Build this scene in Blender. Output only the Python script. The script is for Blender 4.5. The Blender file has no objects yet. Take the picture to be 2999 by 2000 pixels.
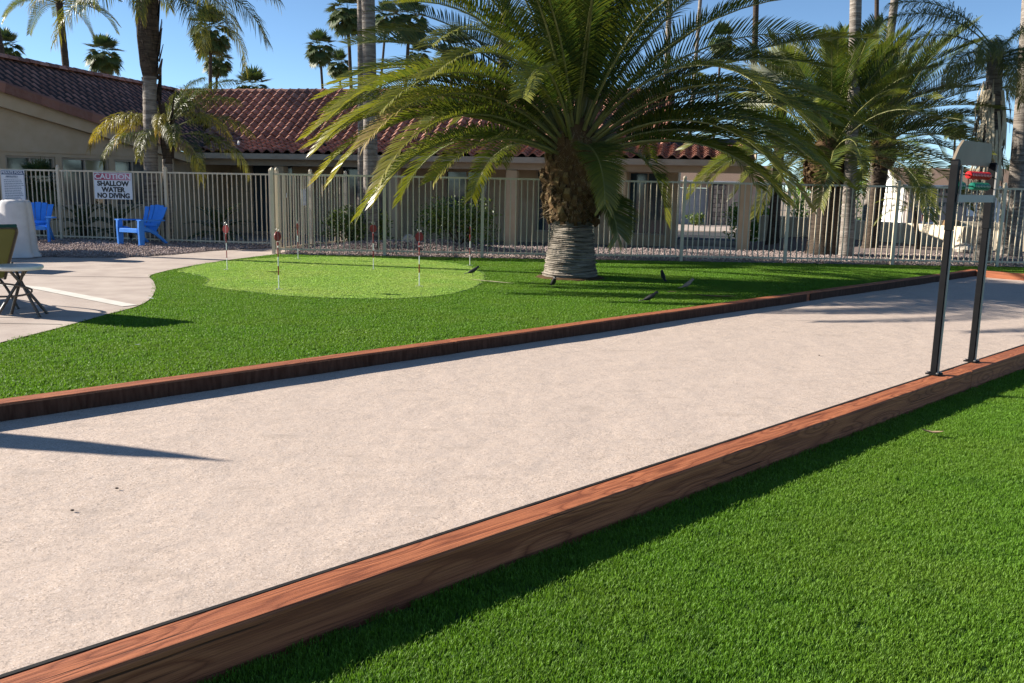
import bpy, math, random
from mathutils import Vector, Matrix, noise as mnoise
R = math.radians
rng = random.Random(7)
scene = bpy.context.scene
COL = scene.collection

# ------------------------------------------------------------------ camera
camd = bpy.data.cameras.new('camera')
cam = bpy.data.objects.new('camera', camd)
COL.objects.link(cam)
camd.lens = 31.45
camd.sensor_width = 36.0
camd.clip_start = 0.05
camd.clip_end = 3000
cam.matrix_world = Matrix.Translation((0, 0, 1.53)) @ Matrix.Rotation(R(90 - 9.9), 4, 'X') @ Matrix.Rotation(0.02, 4, 'Z')
scene.camera = cam

# ------------------------------------------------------------------ sky, sun, exposure
SUN_EL = R(24.0)
SUN_TRAVEL = Vector((0.977 * math.cos(SUN_EL), -0.212 * math.cos(SUN_EL), -math.sin(SUN_EL)))
world = bpy.data.worlds.new('World')
scene.world = world
world.use_nodes = True
wn = world.node_tree
bg = wn.nodes['Background']
sky = wn.nodes.new('ShaderNodeTexSky')
sky.sky_type = 'NISHITA'
sky.sun_disc = False
sky.sun_elevation = SUN_EL
sky.sun_rotation = math.atan2(-SUN_TRAVEL.x, -SUN_TRAVEL.y)
sky.altitude = 2000
sky.air_density = 0.7
sky.dust_density = 0.0
sky.ozone_density = 2.2
tint = wn.nodes.new('ShaderNodeMix'); tint.data_type = 'RGBA'; tint.blend_type = 'MULTIPLY'
tint.inputs[0].default_value = 1.0; tint.inputs[7].default_value = (0.97, 1.06, 1.05, 1)      # white balance of the clear sky
wn.links.new(sky.outputs[0], tint.inputs[6])
wn.links.new(tint.outputs[2], bg.inputs[0])
bg.inputs[1].default_value = 0.07
sund = bpy.data.lights.new('sun', 'SUN')
sund.energy = 5.0
sund.angle = R(0.53)
sund.color = (1.0, 0.93, 0.82)
sun = bpy.data.objects.new('sun', sund)
COL.objects.link(sun)
sun.rotation_euler = SUN_TRAVEL.to_track_quat('-Z', 'Y').to_euler()
sun.location = (-20, 5, 15)
vs = scene.view_settings
vs.view_transform = 'Standard'
vs.look = 'None'
vs.exposure = 1.3
vs.gamma = 1.0
vs.use_curve_mapping = False
scene.cycles.max_bounces = 6
scene.cycles.diffuse_bounces = 1
scene.cycles.glossy_bounces = 3
scene.cycles.transmission_bounces = 4
scene.cycles.transparent_max_bounces = 6
scene.cycles.use_denoising = True

# ------------------------------------------------------------------ helpers
class MB:
    def __init__(s):
        s.v = []; s.f = []; s.t = []
    def add(s, vs, fs, tone=0.0):
        o = len(s.v)
        s.v.extend(tuple(p) for p in vs)
        s.t.extend(tone if isinstance(tone, (list, tuple)) else [tone] * len(vs))
        s.f.extend(tuple(i + o for i in f) for f in fs)
        return s
    def box(s, c, d, rz=0.0, mat=None, tone=0.0):
        x, y, z = d[0] / 2, d[1] / 2, d[2] / 2
        vs = [Vector((a * x, b * y, e * z)) for e in (-1, 1) for b in (-1, 1) for a in (-1, 1)]
        if mat is not None: vs = [mat @ p for p in vs]
        elif rz: vs = [Matrix.Rotation(rz, 3, 'Z') @ p for p in vs]
        c = Vector(c)
        return s.add([p + c for p in vs], [(0, 2, 3, 1), (4, 5, 7, 6), (0, 1, 5, 4), (2, 6, 7, 3), (0, 4, 6, 2), (1, 3, 7, 5)], tone)
    def bbox(s, c, d, b=0.006, tone=0.0):
        # box with bevelled vertical and top edges (profile extruded)
        x, y, z = d[0] / 2, d[1] / 2, d[2] / 2
        ring = [(-x + b, -y), (x - b, -y), (x, -y + b), (x, y - b), (x - b, y), (-x + b, y), (-x, y - b), (-x, -y + b)]
        vs = []
        for zz, k in ((-z, 1), (z - b, 1), (z, 0)):
            for (px, py) in ring:
                q = 1.0 if k else 1.0
                if not k:
                    px = math.copysign(max(abs(px) - b, 0), px); py = math.copysign(max(abs(py) - b, 0), py)
                vs.append((c[0] + px, c[1] + py, c[2] + zz))
        fs = [tuple(range(7, -1, -1)), tuple(range(16, 24))]
        for k in (0, 8):
            for i in range(8):
                j = (i + 1) % 8
                fs.append((k + i, k + j, k + 8 + j, k + 8 + i))
        return s.add(vs, fs, tone)
    def tube(s, pts, rads, n=8, caps=True, tone=0.0):
        pts = [Vector(p) for p in pts]
        if not isinstance(rads, (list, tuple)): rads = [rads] * len(pts)
        vs = []; fs = []
        T0 = (pts[1] - pts[0]).normalized()
        ref = Vector((0, 0, 1)) if abs(T0.z) < 0.9 else Vector((1, 0, 0))
        X = ref.cross(T0).normalized()
        for i, p in enumerate(pts):
            T = (pts[min(i + 1, len(pts) - 1)] - pts[max(i - 1, 0)]).normalized()
            X = (X - T * X.dot(T)).normalized(); Y = T.cross(X)
            for k in range(n):
                a = 2 * math.pi * k / n
                vs.append(p + (X * math.cos(a) + Y * math.sin(a)) * rads[i])
        for i in range(len(pts) - 1):
            for k in range(n):
                k2 = (k + 1) % n
                fs.append((i * n + k, i * n + k2, (i + 1) * n + k2, (i + 1) * n + k))
        if caps:
            fs.append(tuple(range(n - 1, -1, -1)))
            m = (len(pts) - 1) * n
            fs.append(tuple(range(m, m + n)))
        return s.add(vs, fs, tone)
    def lathe(s, prof, n=16, c=(0, 0, 0), jit=None, tone=0.0):
        vs = []; fs = []
        for i, (r, z) in enumerate(prof):
            for k in range(n):
                a = 2 * math.pi * k / n
                rr = r + (jit(i, k, a, z) if jit else 0)
                vs.append((c[0] + rr * math.cos(a), c[1] + rr * math.sin(a), c[2] + z))
        for i in range(len(prof) - 1):
            for k in range(n):
                k2 = (k + 1) % n
                fs.append((i * n + k, i * n + k2, (i + 1) * n + k2, (i + 1) * n + k))
        fs.append(tuple(range(n - 1, -1, -1)))
        m = (len(prof) - 1) * n
        fs.append(tuple(range(m, m + n)))
        return s.add(vs, fs, tone)
    def prism(s, poly, z0, z1, tone=0.0):
        n = len(poly)
        vs = [(x, y, z0) for x, y in poly] + [(x, y, z1) for x, y in poly]
        fs = [tuple(range(n - 1, -1, -1)), tuple(range(n, 2 * n))] + [(i, (i + 1) % n, n + (i + 1) % n, n + i) for i in range(n)]
        return s.add(vs, fs, tone)
    def plate(s, poly, M, th):
        # outline in the local XZ plane, thickness along local Y, placed by matrix M
        n = len(poly)
        vs = [M @ Vector((x, -th / 2, z)) for x, z in poly] + [M @ Vector((x, th / 2, z)) for x, z in poly]
        fs = [tuple(range(n)), tuple(range(2 * n - 1, n - 1, -1))] + [((i + 1) % n, i, n + i, n + (i + 1) % n) for i in range(n)]
        return s.add(vs, fs)
    def merge(s, o, M=None, tone=None):
        vs = [M @ Vector(p) for p in o.v] if M is not None else o.v
        return s.add(vs, o.f, list(o.t) if tone is None else tone)
    def mesh(s, name, mat, smooth=False):
        me = bpy.data.meshes.new(name)
        me.from_pydata(s.v, [], s.f)
        at = me.attributes.new('tone', 'FLOAT', 'POINT')
        at.data.foreach_set('value', s.t)
        if mat is not None: me.materials.append(mat)
        if smooth:
            me.polygons.foreach_set('use_smooth', [True] * len(me.polygons))
        me.update()
        return me
    def obj(s, name, mat, parent=None, loc=(0, 0, 0), rz=0.0, smooth=False):
        return link(name, s.mesh(name, mat, smooth), parent, loc, rz)

def link(name, me, parent=None, loc=(0, 0, 0), rz=0.0):
    o = bpy.data.objects.new(name, me)
    COL.objects.link(o)
    o.location = loc
    o.rotation_euler = (0, 0, rz)
    if parent is not None: o.parent = parent
    return o

def tag(o, label, cat, group=None):
    o['label'] = label; o['category'] = cat
    if group: o['group'] = group
    return o

def thing(name, label, cat, loc=(0, 0, 0), rz=0.0, group=None):
    o = bpy.data.objects.new(name, None)
    o.empty_display_size = 0.2
    COL.objects.link(o)
    o.location = loc; o.rotation_euler = (0, 0, rz)
    return tag(o, label, cat, group)

def struct(o, kind='structure'):
    o['kind'] = kind
    return o

def dup(root, loc, rz, label, group=None):
    r = root.copy(); COL.objects.link(r)
    r.location = loc; r.rotation_euler = (0, 0, rz); r['label'] = label
    if group: r['group'] = group
    for ch in list(root.children):
        c = ch.copy(); COL.objects.link(c); c.parent = r
        for g in list(ch.children):
            d = g.copy(); COL.objects.link(d); d.parent = c
    return r

def text_mesh(txt, size, mat, bold=0.0, extrude=0.0015, align='CENTER', xs=1.0):
    cu = bpy.data.curves.new('lettering', 'FONT')
    cu.body = txt; cu.size = size; cu.align_x = align; cu.align_y = 'CENTER'
    cu.offset = bold; cu.extrude = extrude; cu.resolution_u = 3
    o = bpy.data.objects.new('lettering', cu)
    COL.objects.link(o)
    dg = bpy.context.evaluated_depsgraph_get()
    me = bpy.data.meshes.new_from_object(o.evaluated_get(dg))
    bpy.data.objects.remove(o); bpy.data.curves.remove(cu)
    me.transform(Matrix.Rotation(R(90), 4, 'X') @ Matrix.Scale(xs, 4, (1, 0, 0)))
    me.materials.clear(); me.materials.append(mat)
    return me

# ------------------------------------------------------------------ materials
class NT:
    def __init__(s, name):
        s.m = bpy.data.materials.new(name); s.m.use_nodes = True
        s.t = s.m.node_tree; s.b = s.t.nodes['Principled BSDF']; s.out = s.t.nodes['Material Output']
        s.co = s.t.nodes.new('ShaderNodeTexCoord')
    def n(s, ty, **k):
        nd = s.t.nodes.new(ty)
        for a, v in k.items(): setattr(nd, a, v)
        return nd
    def L(s, a, b): s.t.links.new(a, b)
    def mapped(s, scale=(1, 1, 1), src='Object', rot=(0, 0, 0)):
        mp = s.n('ShaderNodeMapping'); mp.inputs['Scale'].default_value = scale; mp.inputs['Rotation'].default_value = rot
        s.L(s.co.outputs[src], mp.inputs[0]); return mp.outputs[0]
    def noise(s, scale, detail=4, rough=0.55, vec=None, dist=0.0):
        nd = s.n('ShaderNodeTexNoise'); nd.inputs['Scale'].default_value = scale; nd.inputs['Detail'].default_value = detail
        nd.inputs['Roughness'].default_value = rough; nd.inputs['Distortion'].default_value = dist
        s.L(vec if vec is not None else s.co.outputs['Object'], nd.inputs['Vector']); return nd.outputs['Fac']
    def voro(s, scale, vec=None, out='Distance', feature='F1'):
        nd = s.n('ShaderNodeTexVoronoi'); nd.feature = feature; nd.inputs['Scale'].default_value = scale
        s.L(vec if vec is not None else s.co.outputs['Object'], nd.inputs['Vector']); return nd.outputs[out]
    def ramp(s, fac, stops):
        nd = s.n('ShaderNodeValToRGB'); e = nd.color_ramp.elements
        while len(e) < len(stops): e.new(0.5)
        for i, (p, c) in enumerate(stops):
            e[i].position = p; e[i].color = (*c, 1) if len(c) == 3 else c
        s.L(fac, nd.inputs[0]); return nd.outputs[0]
    def mix(s, fac, a, b, mode='MIX'):
        nd = s.n('ShaderNodeMix', data_type='RGBA', blend_type=mode)
        for sock, v in ((nd.inputs[0], fac), (nd.inputs[6], a), (nd.inputs[7], b)):
            if hasattr(v, 'is_linked') or hasattr(v, 'links'): s.L(v, sock)
            elif isinstance(v, (int, float)): sock.default_value = v
            else: sock.default_value = (*v, 1)
        return nd.outputs[2]
    def math(s, op, a, b=0.5, clamp=False):
        nd = s.n('ShaderNodeMath', operation=op, use_clamp=clamp)
        for sock, v in ((nd.inputs[0], a), (nd.inputs[1], b)):
            if isinstance(v, (int, float)): sock.default_value = v
            else: s.L(v, sock)
        return nd.outputs[0]
    def bump(s, h, strength=0.3, dist=0.01, normal=None):
        nd = s.n('ShaderNodeBump'); nd.inputs['Strength'].default_value = strength; nd.inputs['Distance'].default_value = dist
        s.L(h, nd.inputs['Height'])
        if normal is not None: s.L(normal, nd.inputs['Normal'])
        return nd.outputs[0]
    def attr(s, name='tone'):
        return s.n('ShaderNodeAttribute', attribute_name=name).outputs['Fac']
    def rnd(s): return s.n('ShaderNodeObjectInfo').outputs['Random']
    def fin(s, col=None, rough=0.6, spec=0.5, bump=None, metal=0.0):
        b = s.b
        if col is not None:
            if isinstance(col, tuple): b.inputs['Base Color'].default_value = (*col, 1)
            else: s.L(col, b.inputs['Base Color'])
        if isinstance(rough, (int, float)): b.inputs['Roughness'].default_value = rough
        else: s.L(rough, b.inputs['Roughness'])
        b.inputs['Specular IOR Level'].default_value = spec
        b.inputs['Metallic'].default_value = metal
        if bump is not None: s.L(bump, b.inputs['Normal'])
        return s.m

def pm(name, c1, c2, scale=8, rough=0.6, bump=0.2, bscale=None, bdist=0.004, spec=0.4, stretch=(1, 1, 1), metal=0.0, detail=5, rnd=0.0):
    s = NT(name)
    v = s.mapped(stretch)
    f = s.noise(scale, detail, vec=v)
    col = s.ramp(f, [(0.3, c1), (0.7, c2)])
    if rnd:
        col = s.mix(rnd, col, s.ramp(s.rnd(), [(0, tuple(x * 0.55 for x in c1)), (1, tuple(min(1, x * 1.35) for x in c2))]))
    bm = s.bump(s.noise(bscale or scale * 6, 3, vec=v), bump, bdist) if bump else None
    return s.fin(col, rough, spec, bm, metal)

def leaf_mat(name, g1, g2, yl, dry, trans=0.35, rough=0.42, rnd=0.35):
    s = NT(name)
    f = s.noise(3.0, 3)
    col = s.mix(f, g1, g2)
    col = s.mix(s.math('MULTIPLY', s.rnd(), rnd), col, yl)
    t = s.attr()
    col = s.mix(s.math('MULTIPLY', t, 2.0, True), col, yl)
    col = s.mix(s.math('MULTIPLY', s.math('SUBTRACT', t, 0.55), 2.6, True), col, dry)
    s.fin(col, rough, 0.5)
    tr = s.n('ShaderNodeBsdfTranslucent')
    s.L(s.mix(1.0, col, (1.5, 1.5, 0.8), 'MULTIPLY'), tr.inputs['Color'])
    mx = s.n('ShaderNodeMixShader'); mx.inputs[0].default_value = trans
    s.L(s.b.outputs[0], mx.inputs[1]); s.L(tr.outputs[0], mx.inputs[2]); s.L(mx.outputs[0], s.out.inputs[0])
    return s.m

MT = {}
MT['concrete'] = pm('concrete_deck', (0.36, 0.29, 0.25), (0.50, 0.42, 0.36), 2.2, 0.85, 0.35, 160, 0.003, 0.2, detail=9)
MT['concrete_white'] = pm('pale_band_paint', (0.55, 0.52, 0.46), (0.66, 0.62, 0.56), 6, 0.8, 0.2, 120, 0.002, 0.2)
MT['joint'] = pm('joint_filler', (0.06, 0.05, 0.045), (0.11, 0.10, 0.09), 20, 0.9, 0.2)
MT['earth'] = pm('dry_earth', (0.22, 0.17, 0.13), (0.33, 0.27, 0.21), 1.2, 0.95, 0.4, 60, 0.01, 0.1, detail=8)
MT['gravel_base'] = pm('gravel_fines', (0.10, 0.08, 0.075), (0.24, 0.19, 0.18), 26, 0.95, 0.5, 60, 0.01, 0.1)
MT['asphalt'] = pm('asphalt', (0.045, 0.045, 0.047), (0.075, 0.074, 0.074), 14, 0.9, 0.3, 90, 0.004, 0.2)
MT['fence'] = pm('beige_powder_coat', (0.55, 0.46, 0.33), (0.63, 0.54, 0.40), 5, 0.42, 0.08, 80, 0.001, 0.4)
MT['stucco'] = pm('tan_stucco', (0.50, 0.36, 0.22), (0.57, 0.43, 0.28), 3, 0.92, 0.5, 90, 0.006, 0.15)
MT['stucco_cream'] = pm('cream_stucco', (0.60, 0.50, 0.37), (0.70, 0.60, 0.46), 3, 0.92, 0.5, 80, 0.006, 0.15)
MT['stucco_white'] = pm('white_stucco', (0.72, 0.69, 0.64), (0.80, 0.78, 0.74), 3, 0.92, 0.4, 80, 0.005, 0.15)
MT['stucco_pink'] = pm('dusty_stucco', (0.36, 0.29, 0.26), (0.43, 0.35, 0.31), 3, 0.92, 0.4, 80, 0.005, 0.15)
MT['trim'] = pm('tan_trim_paint', (0.40, 0.31, 0.22), (0.46, 0.37, 0.27), 4, 0.6, 0.1, 60, 0.002, 0.3)
MT['trim_white'] = pm('white_trim_paint', (0.74, 0.72, 0.68), (0.80, 0.78, 0.75), 4, 0.5, 0.1, 60, 0.002, 0.3)
MT['soffit'] = pm('brown_soffit', (0.20, 0.12, 0.06), (0.27, 0.17, 0.09), 4, 0.7, 0.2, 40, 0.003, 0.2)
MT['shingle'] = pm('brown_shingle', (0.14, 0.095, 0.07), (0.24, 0.17, 0.13), 30, 0.95, 0.5, 60, 0.01, 0.1, stretch=(1, 1, 2))
MT['black_metal'] = pm('black_powder_coat', (0.003, 0.003, 0.004), (0.006, 0.006, 0.007), 12, 0.6, 0.1, 90, 0.001, 0.12)
MT['liner'] = pm('black_rubber_liner', (0.006, 0.006, 0.006), (0.014, 0.013, 0.012), 20, 0.8, 0.2, 60, 0.002, 0.3)
MT['bolt'] = pm('zinc_bolt', (0.45, 0.45, 0.44), (0.6, 0.6, 0.58), 20, 0.35, 0.1, 50, 0.001, 0.5, metal=1.0)
MT['liner_dusty'] = pm('dusty_black_liner', (0.035, 0.014, 0.008), (0.085, 0.045, 0.030), 14, 0.85, 0.3, 60, 0.002, 0.15, stretch=(3, 1, 0.5))
MT['grey_metal'] = pm('grey_frame', (0.25, 0.235, 0.22), (0.30, 0.285, 0.265), 8, 0.5, 0.08, 80, 0.001, 0.4)
MT['tan_board'] = pm('tan_board', (0.20, 0.155, 0.105), (0.24, 0.19, 0.135), 5, 0.6, 0.08, 70, 0.001, 0.3)
MT['bead_red'] = pm('red_bead', (0.42, 0.012, 0.015), (0.5, 0.02, 0.02), 30, 0.3, 0.0)
MT['bead_green'] = pm('green_bead', (0.004, 0.10, 0.065), (0.006, 0.14, 0.09), 30, 0.3, 0.0)
MT['flag_red'] = pm('red_marker', (0.20, 0.012, 0.012), (0.27, 0.02, 0.018), 30, 0.45, 0.05)
MT['white_paint'] = pm('white_pole_paint', (0.74, 0.74, 0.72), (0.82, 0.82, 0.80), 30, 0.4, 0.05)
MT['cup'] = pm('black_cup', (0.01, 0.012, 0.01), (0.02, 0.022, 0.02), 30, 0.6, 0.05)
MT['blue'] = pm('blue_plastic', (0.05, 0.25, 0.78), (0.07, 0.29, 0.85), 6, 0.6, 0.06, 120, 0.001, 0.2)
MT['cloth'] = pm('white_cloth', (0.50, 0.48, 0.48), (0.60, 0.58, 0.58), 5, 0.8, 0.25, 20, 0.01, 0.2)
MT['sign_white'] = pm('sign_white', (0.66, 0.68, 0.72), (0.72, 0.74, 0.78), 8, 0.45, 0.03)
MT['sign_navy'] = pm('sign_navy', (0.015, 0.05, 0.13), (0.02, 0.065, 0.16), 8, 0.45, 0.03)
MT['ink'] = pm('black_ink', (0.010, 0.010, 0.012), (0.016, 0.016, 0.018), 8, 0.5, 0.0)
MT['ink_soft'] = pm('faded_ink', (0.10, 0.16, 0.24), (0.13, 0.19, 0.28), 8, 0.5, 0.0)
MT['green_letter'] = pm('green_letter_paint', (0.015, 0.05, 0.04), (0.02, 0.065, 0.05), 8, 0.5, 0.0)
MT['sign_red'] = pm('sign_red', (0.30, 0.012, 0.02), (0.36, 0.02, 0.03), 8, 0.5, 0.0)
MT['sling'] = None
MT['frame_brown'] = pm('bronze_tube', (0.05, 0.04, 0.03), (0.09, 0.07, 0.05), 10, 0.4, 0.1, 60, 0.001, 0.5)
MT['table_top'] = pm('table_plastic', (0.66, 0.62, 0.54), (0.74, 0.70, 0.62), 9, 0.4, 0.05, 90, 0.001, 0.4)
MT['umbrella'] = pm('green_canvas', (0.02, 0.06, 0.05), (0.03, 0.09, 0.07), 12, 0.85, 0.2, 60, 0.002, 0.2)
MT['bird_dark'] = pm('dark_feathers', (0.010, 0.010, 0.013), (0.028, 0.026, 0.028), 40, 0.45, 0.2, 120, 0.002, 0.4)
MT['bird_buff'] = pm('buff_feathers', (0.24, 0.17, 0.13), (0.36, 0.27, 0.21), 30, 0.7, 0.2, 120, 0.002, 0.2)
MT['stone'] = pm('pale_boulder', (0.34, 0.30, 0.25), (0.55, 0.50, 0.43), 7, 0.9, 0.5, 30, 0.01, 0.2)
MT['pebble'] = pm('pinkish_gravel', (0.20, 0.15, 0.135), (0.46, 0.37, 0.34), 25, 0.9, 0.3, 60, 0.003, 0.2, rnd=0.55)
MT['steel_dark'] = pm('dark_fixture', (0.012, 0.012, 0.012), (0.02, 0.02, 0.02), 20, 0.5, 0.05)
MT['garage'] = pm('grey_garage_door', (0.26, 0.29, 0.33), (0.31, 0.34, 0.38), 4, 0.6, 0.1, 40, 0.002, 0.3)
MT['fieldstone'] = pm('fieldstone', (0.16, 0.13, 0.11), (0.34, 0.29, 0.25), 9, 0.9, 0.5, 30, 0.02, 0.2, rnd=0.5)
MT['dead'] = pm('dead_frond', (0.24, 0.17, 0.10), (0.42, 0.33, 0.22), 14, 0.9, 0.3, 60, 0.004, 0.15, rnd=0.4)
MT['fibre'] = pm('pale_dead_fibre', (0.34, 0.28, 0.19), (0.60, 0.52, 0.38), 10, 0.85, 0.4, 50, 0.01, 0.15, stretch=(3, 3, 0.5), rnd=0.45)

MT['leaf_date'] = leaf_mat('date_leaflet', (0.018, 0.046, 0.014), (0.038, 0.078, 0.021), (0.20, 0.19, 0.022), (0.34, 0.24, 0.09), 0.30, 0.36, 0.06)
MT['leaf_queen'] = leaf_mat('queen_leaflet', (0.022, 0.048, 0.014), (0.045, 0.08, 0.02), (0.30, 0.24, 0.03), (0.42, 0.24, 0.08), 0.3, 0.45, 0.08)
MT['leaf_fan'] = leaf_mat('fan_leaf', (0.018, 0.045, 0.014), (0.04, 0.075, 0.02), (0.10, 0.11, 0.03), (0.16, 0.12, 0.06), 0.2, 0.5, 0.1)
MT['leaf_silver'] = leaf_mat('silver_fan_leaf', (0.22, 0.26, 0.22), (0.34, 0.38, 0.32), (0.40, 0.38, 0.28), (0.5, 0.42, 0.3), 0.25)
MT['leaf_bush'] = leaf_mat('bush_leaf', (0.03, 0.07, 0.015), (0.07, 0.13, 0.025), (0.16, 0.2, 0.03), (0.2, 0.18, 0.06), 0.35)
MT['leaf_hedge'] = leaf_mat('hedge_leaf', (0.05, 0.13, 0.015), (0.09, 0.20, 0.025), (0.18, 0.28, 0.03), (0.2, 0.2, 0.06), 0.4)
MT['rachis'] = pm('frond_rib', (0.12, 0.13, 0.035), (0.24, 0.23, 0.08), 4, 0.5, 0.1, 40, 0.002, 0.4)
MT['sling'] = leaf_mat('olive_sling', (0.05, 0.05, 0.022), (0.06, 0.06, 0.026), (0.05, 0.05, 0.025), (0.05, 0.05, 0.025), 0.12, 0.7, 0.0)

def trunk_mat(name, c1, c2, ring=26, dark=(0.05, 0.04, 0.035)):
    s = NT(name)
    v = s.mapped((1.5, 1.5, ring))
    f = s.noise(1.6, 6, 0.65, v, 0.6)
    big = s.noise(2.2, 4)
    col = s.ramp(f, [(0.36, c1), (0.62, c2)])
    col = s.mix(s.ramp(big, [(0.35, (0, 0, 0)), (0.7, (0.5, 0.5, 0.5))]), col, dark)
    fine = s.noise(1.0, 5, 0.7, s.mapped((30, 30, ring * 3)))
    h = s.math('ADD', f, s.math('MULTIPLY', fine, 0.5))
    return s.fin(col, 0.92, 0.15, s.bump(h, 0.9, 0.03))
MT['trunk_grey'] = trunk_mat('grey_palm_trunk', (0.14, 0.115, 0.095), (0.36, 0.32, 0.28), 16)
MT['trunk_dark'] = trunk_mat('dark_palm_trunk', (0.035, 0.026, 0.020), (0.10, 0.075, 0.055), 14)
MT['trunk_main'] = trunk_mat('ringed_date_trunk', (0.06, 0.048, 0.038), (0.42, 0.37, 0.31), 30, (0.10, 0.085, 0.07))
MT['boot'] = pm('cut_leaf_base', (0.04, 0.024, 0.013), (0.14, 0.082, 0.038), 16, 0.9, 0.6, 60, 0.01, 0.15, stretch=(1, 1, 0.35), rnd=0.5)
MT['boot_cut'] = pm('fresh_cut_face', (0.06, 0.04, 0.018), (0.22, 0.15, 0.065), 20, 0.85, 0.3, 60, 0.004, 0.2, rnd=0.4)

def tile_mat():
    s = NT('clay_roof_tile')
    r = s.math('FRACT', s.math('ADD', s.rnd(), s.attr()))
    base = s.ramp(r, [(0.0, (0.17, 0.066, 0.042)), (0.35, (0.25, 0.104, 0.066)), (0.7, (0.31, 0.135, 0.088)), (1.0, (0.42, 0.20, 0.14))])
    n = s.noise(16, 5)
    col = s.mix(s.ramp(n, [(0.4, (0, 0, 0)), (0.8, (0.55, 0.55, 0.55))]), base, (0.26, 0.16, 0.125))
    return s.fin(col, 0.62, 0.4, s.bump(s.noise(70, 4), 0.25, 0.004))
MT['tile'] = tile_mat()
MT['underlay'] = pm('roof_underlay', (0.03, 0.018, 0.015), (0.045, 0.028, 0.024), 10, 0.95, 0.2)

def wood_mat():
    s = NT('red_stained_timber')
    rv = s.n('ShaderNodeCombineXYZ')
    off = s.math('MULTIPLY', s.rnd(), 37.0)
    s.L(off, rv.inputs[0]); s.L(off, rv.inputs[1])
    ad = s.n('ShaderNodeVectorMath', operation='ADD'); s.L(s.co.outputs['Object'], ad.inputs[0]); s.L(rv.outputs[0], ad.inputs[1])
    def mp(sc):
        m = s.n('ShaderNodeMapping'); m.inputs['Scale'].default_value = sc; s.L(ad.outputs[0], m.inputs[0]); return m.outputs[0]
    kd = s.voro(1.0, mp((1.9, 8.5, 8.5)))                       # knots
    knot = s.ramp(kd, [(0.0, (1, 1, 1)), (0.09, (0.85, 0.85, 0.85)), (0.16, (0, 0, 0))])
    warp = s.math('MULTIPLY', s.ramp(kd, [(0.0, (1, 1, 1)), (0.5, (0, 0, 0))]), 1.4)
    low = s.noise(1.0, 2, 0.4, mp((0.42, 4.5, 4.5)))
    wv = s.noise(1.0, 4, 0.55, mp((0.7, 34, 34)), 0.25)
    ph = s.math('ADD', s.math('MULTIPLY', low, 8.0), s.math('ADD', s.math('MULTIPLY', wv, 0.9), s.math('MULTIPLY', warp, 2.0)))
    ring = s.math('ABSOLUTE', s.math('SINE', s.math('MULTIPLY', ph, 3.2)))
    fine = s.noise(1.0, 6, 0.7, mp((1.6, 170, 170)))
    col = s.ramp(ring, [(0.0, (0.20, 0.056, 0.022)), (0.35, (0.35, 0.108, 0.043)), (1.0, (0.46, 0.155, 0.065))])
    col = s.mix(s.ramp(fine, [(0.36, (0.9, 0.9, 0.9)), (0.54, (0, 0, 0))]), col, (0.115, 0.032, 0.014))
    col = s.mix(s.ramp(s.noise(1.0, 4, 0.6, mp((0.8, 3, 3))), [(0.4, (0.35, 0.35, 0.35)), (0.65, (0, 0, 0))]), col, (0.24, 0.075, 0.038))
    col = s.mix(s.math('MULTIPLY', knot, 0.6), col, (0.42, 0.15, 0.075))
    col = s.mix(s.ramp(kd, [(0.085, (0, 0, 0)), (0.115, (0.6, 0.6, 0.6)), (0.15, (0, 0, 0))]), col, (0.09, 0.030, 0.014))
    col = s.mix(s.ramp(kd, [(0.012, (0.9, 0.9, 0.9)), (0.03, (0, 0, 0))]), col, (0.03, 0.012, 0.008))
    crack = s.ramp(s.noise(1.0, 2, 0.5, mp((0.9, 60, 60))), [(0.66, (0, 0, 0)), (0.72, (1, 1, 1))])
    col = s.mix(s.math('MULTIPLY', crack, 0.85), col, (0.025, 0.010, 0.006))
    h = s.math('SUBTRACT', s.math('ADD', s.math('MULTIPLY', ring, 0.4), fine), s.math('MULTIPLY', crack, 1.2))
    return s.fin(col, 0.72, 0.3, s.bump(h, 0.7, 0.004))
MT['wood'] = wood_mat()

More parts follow.
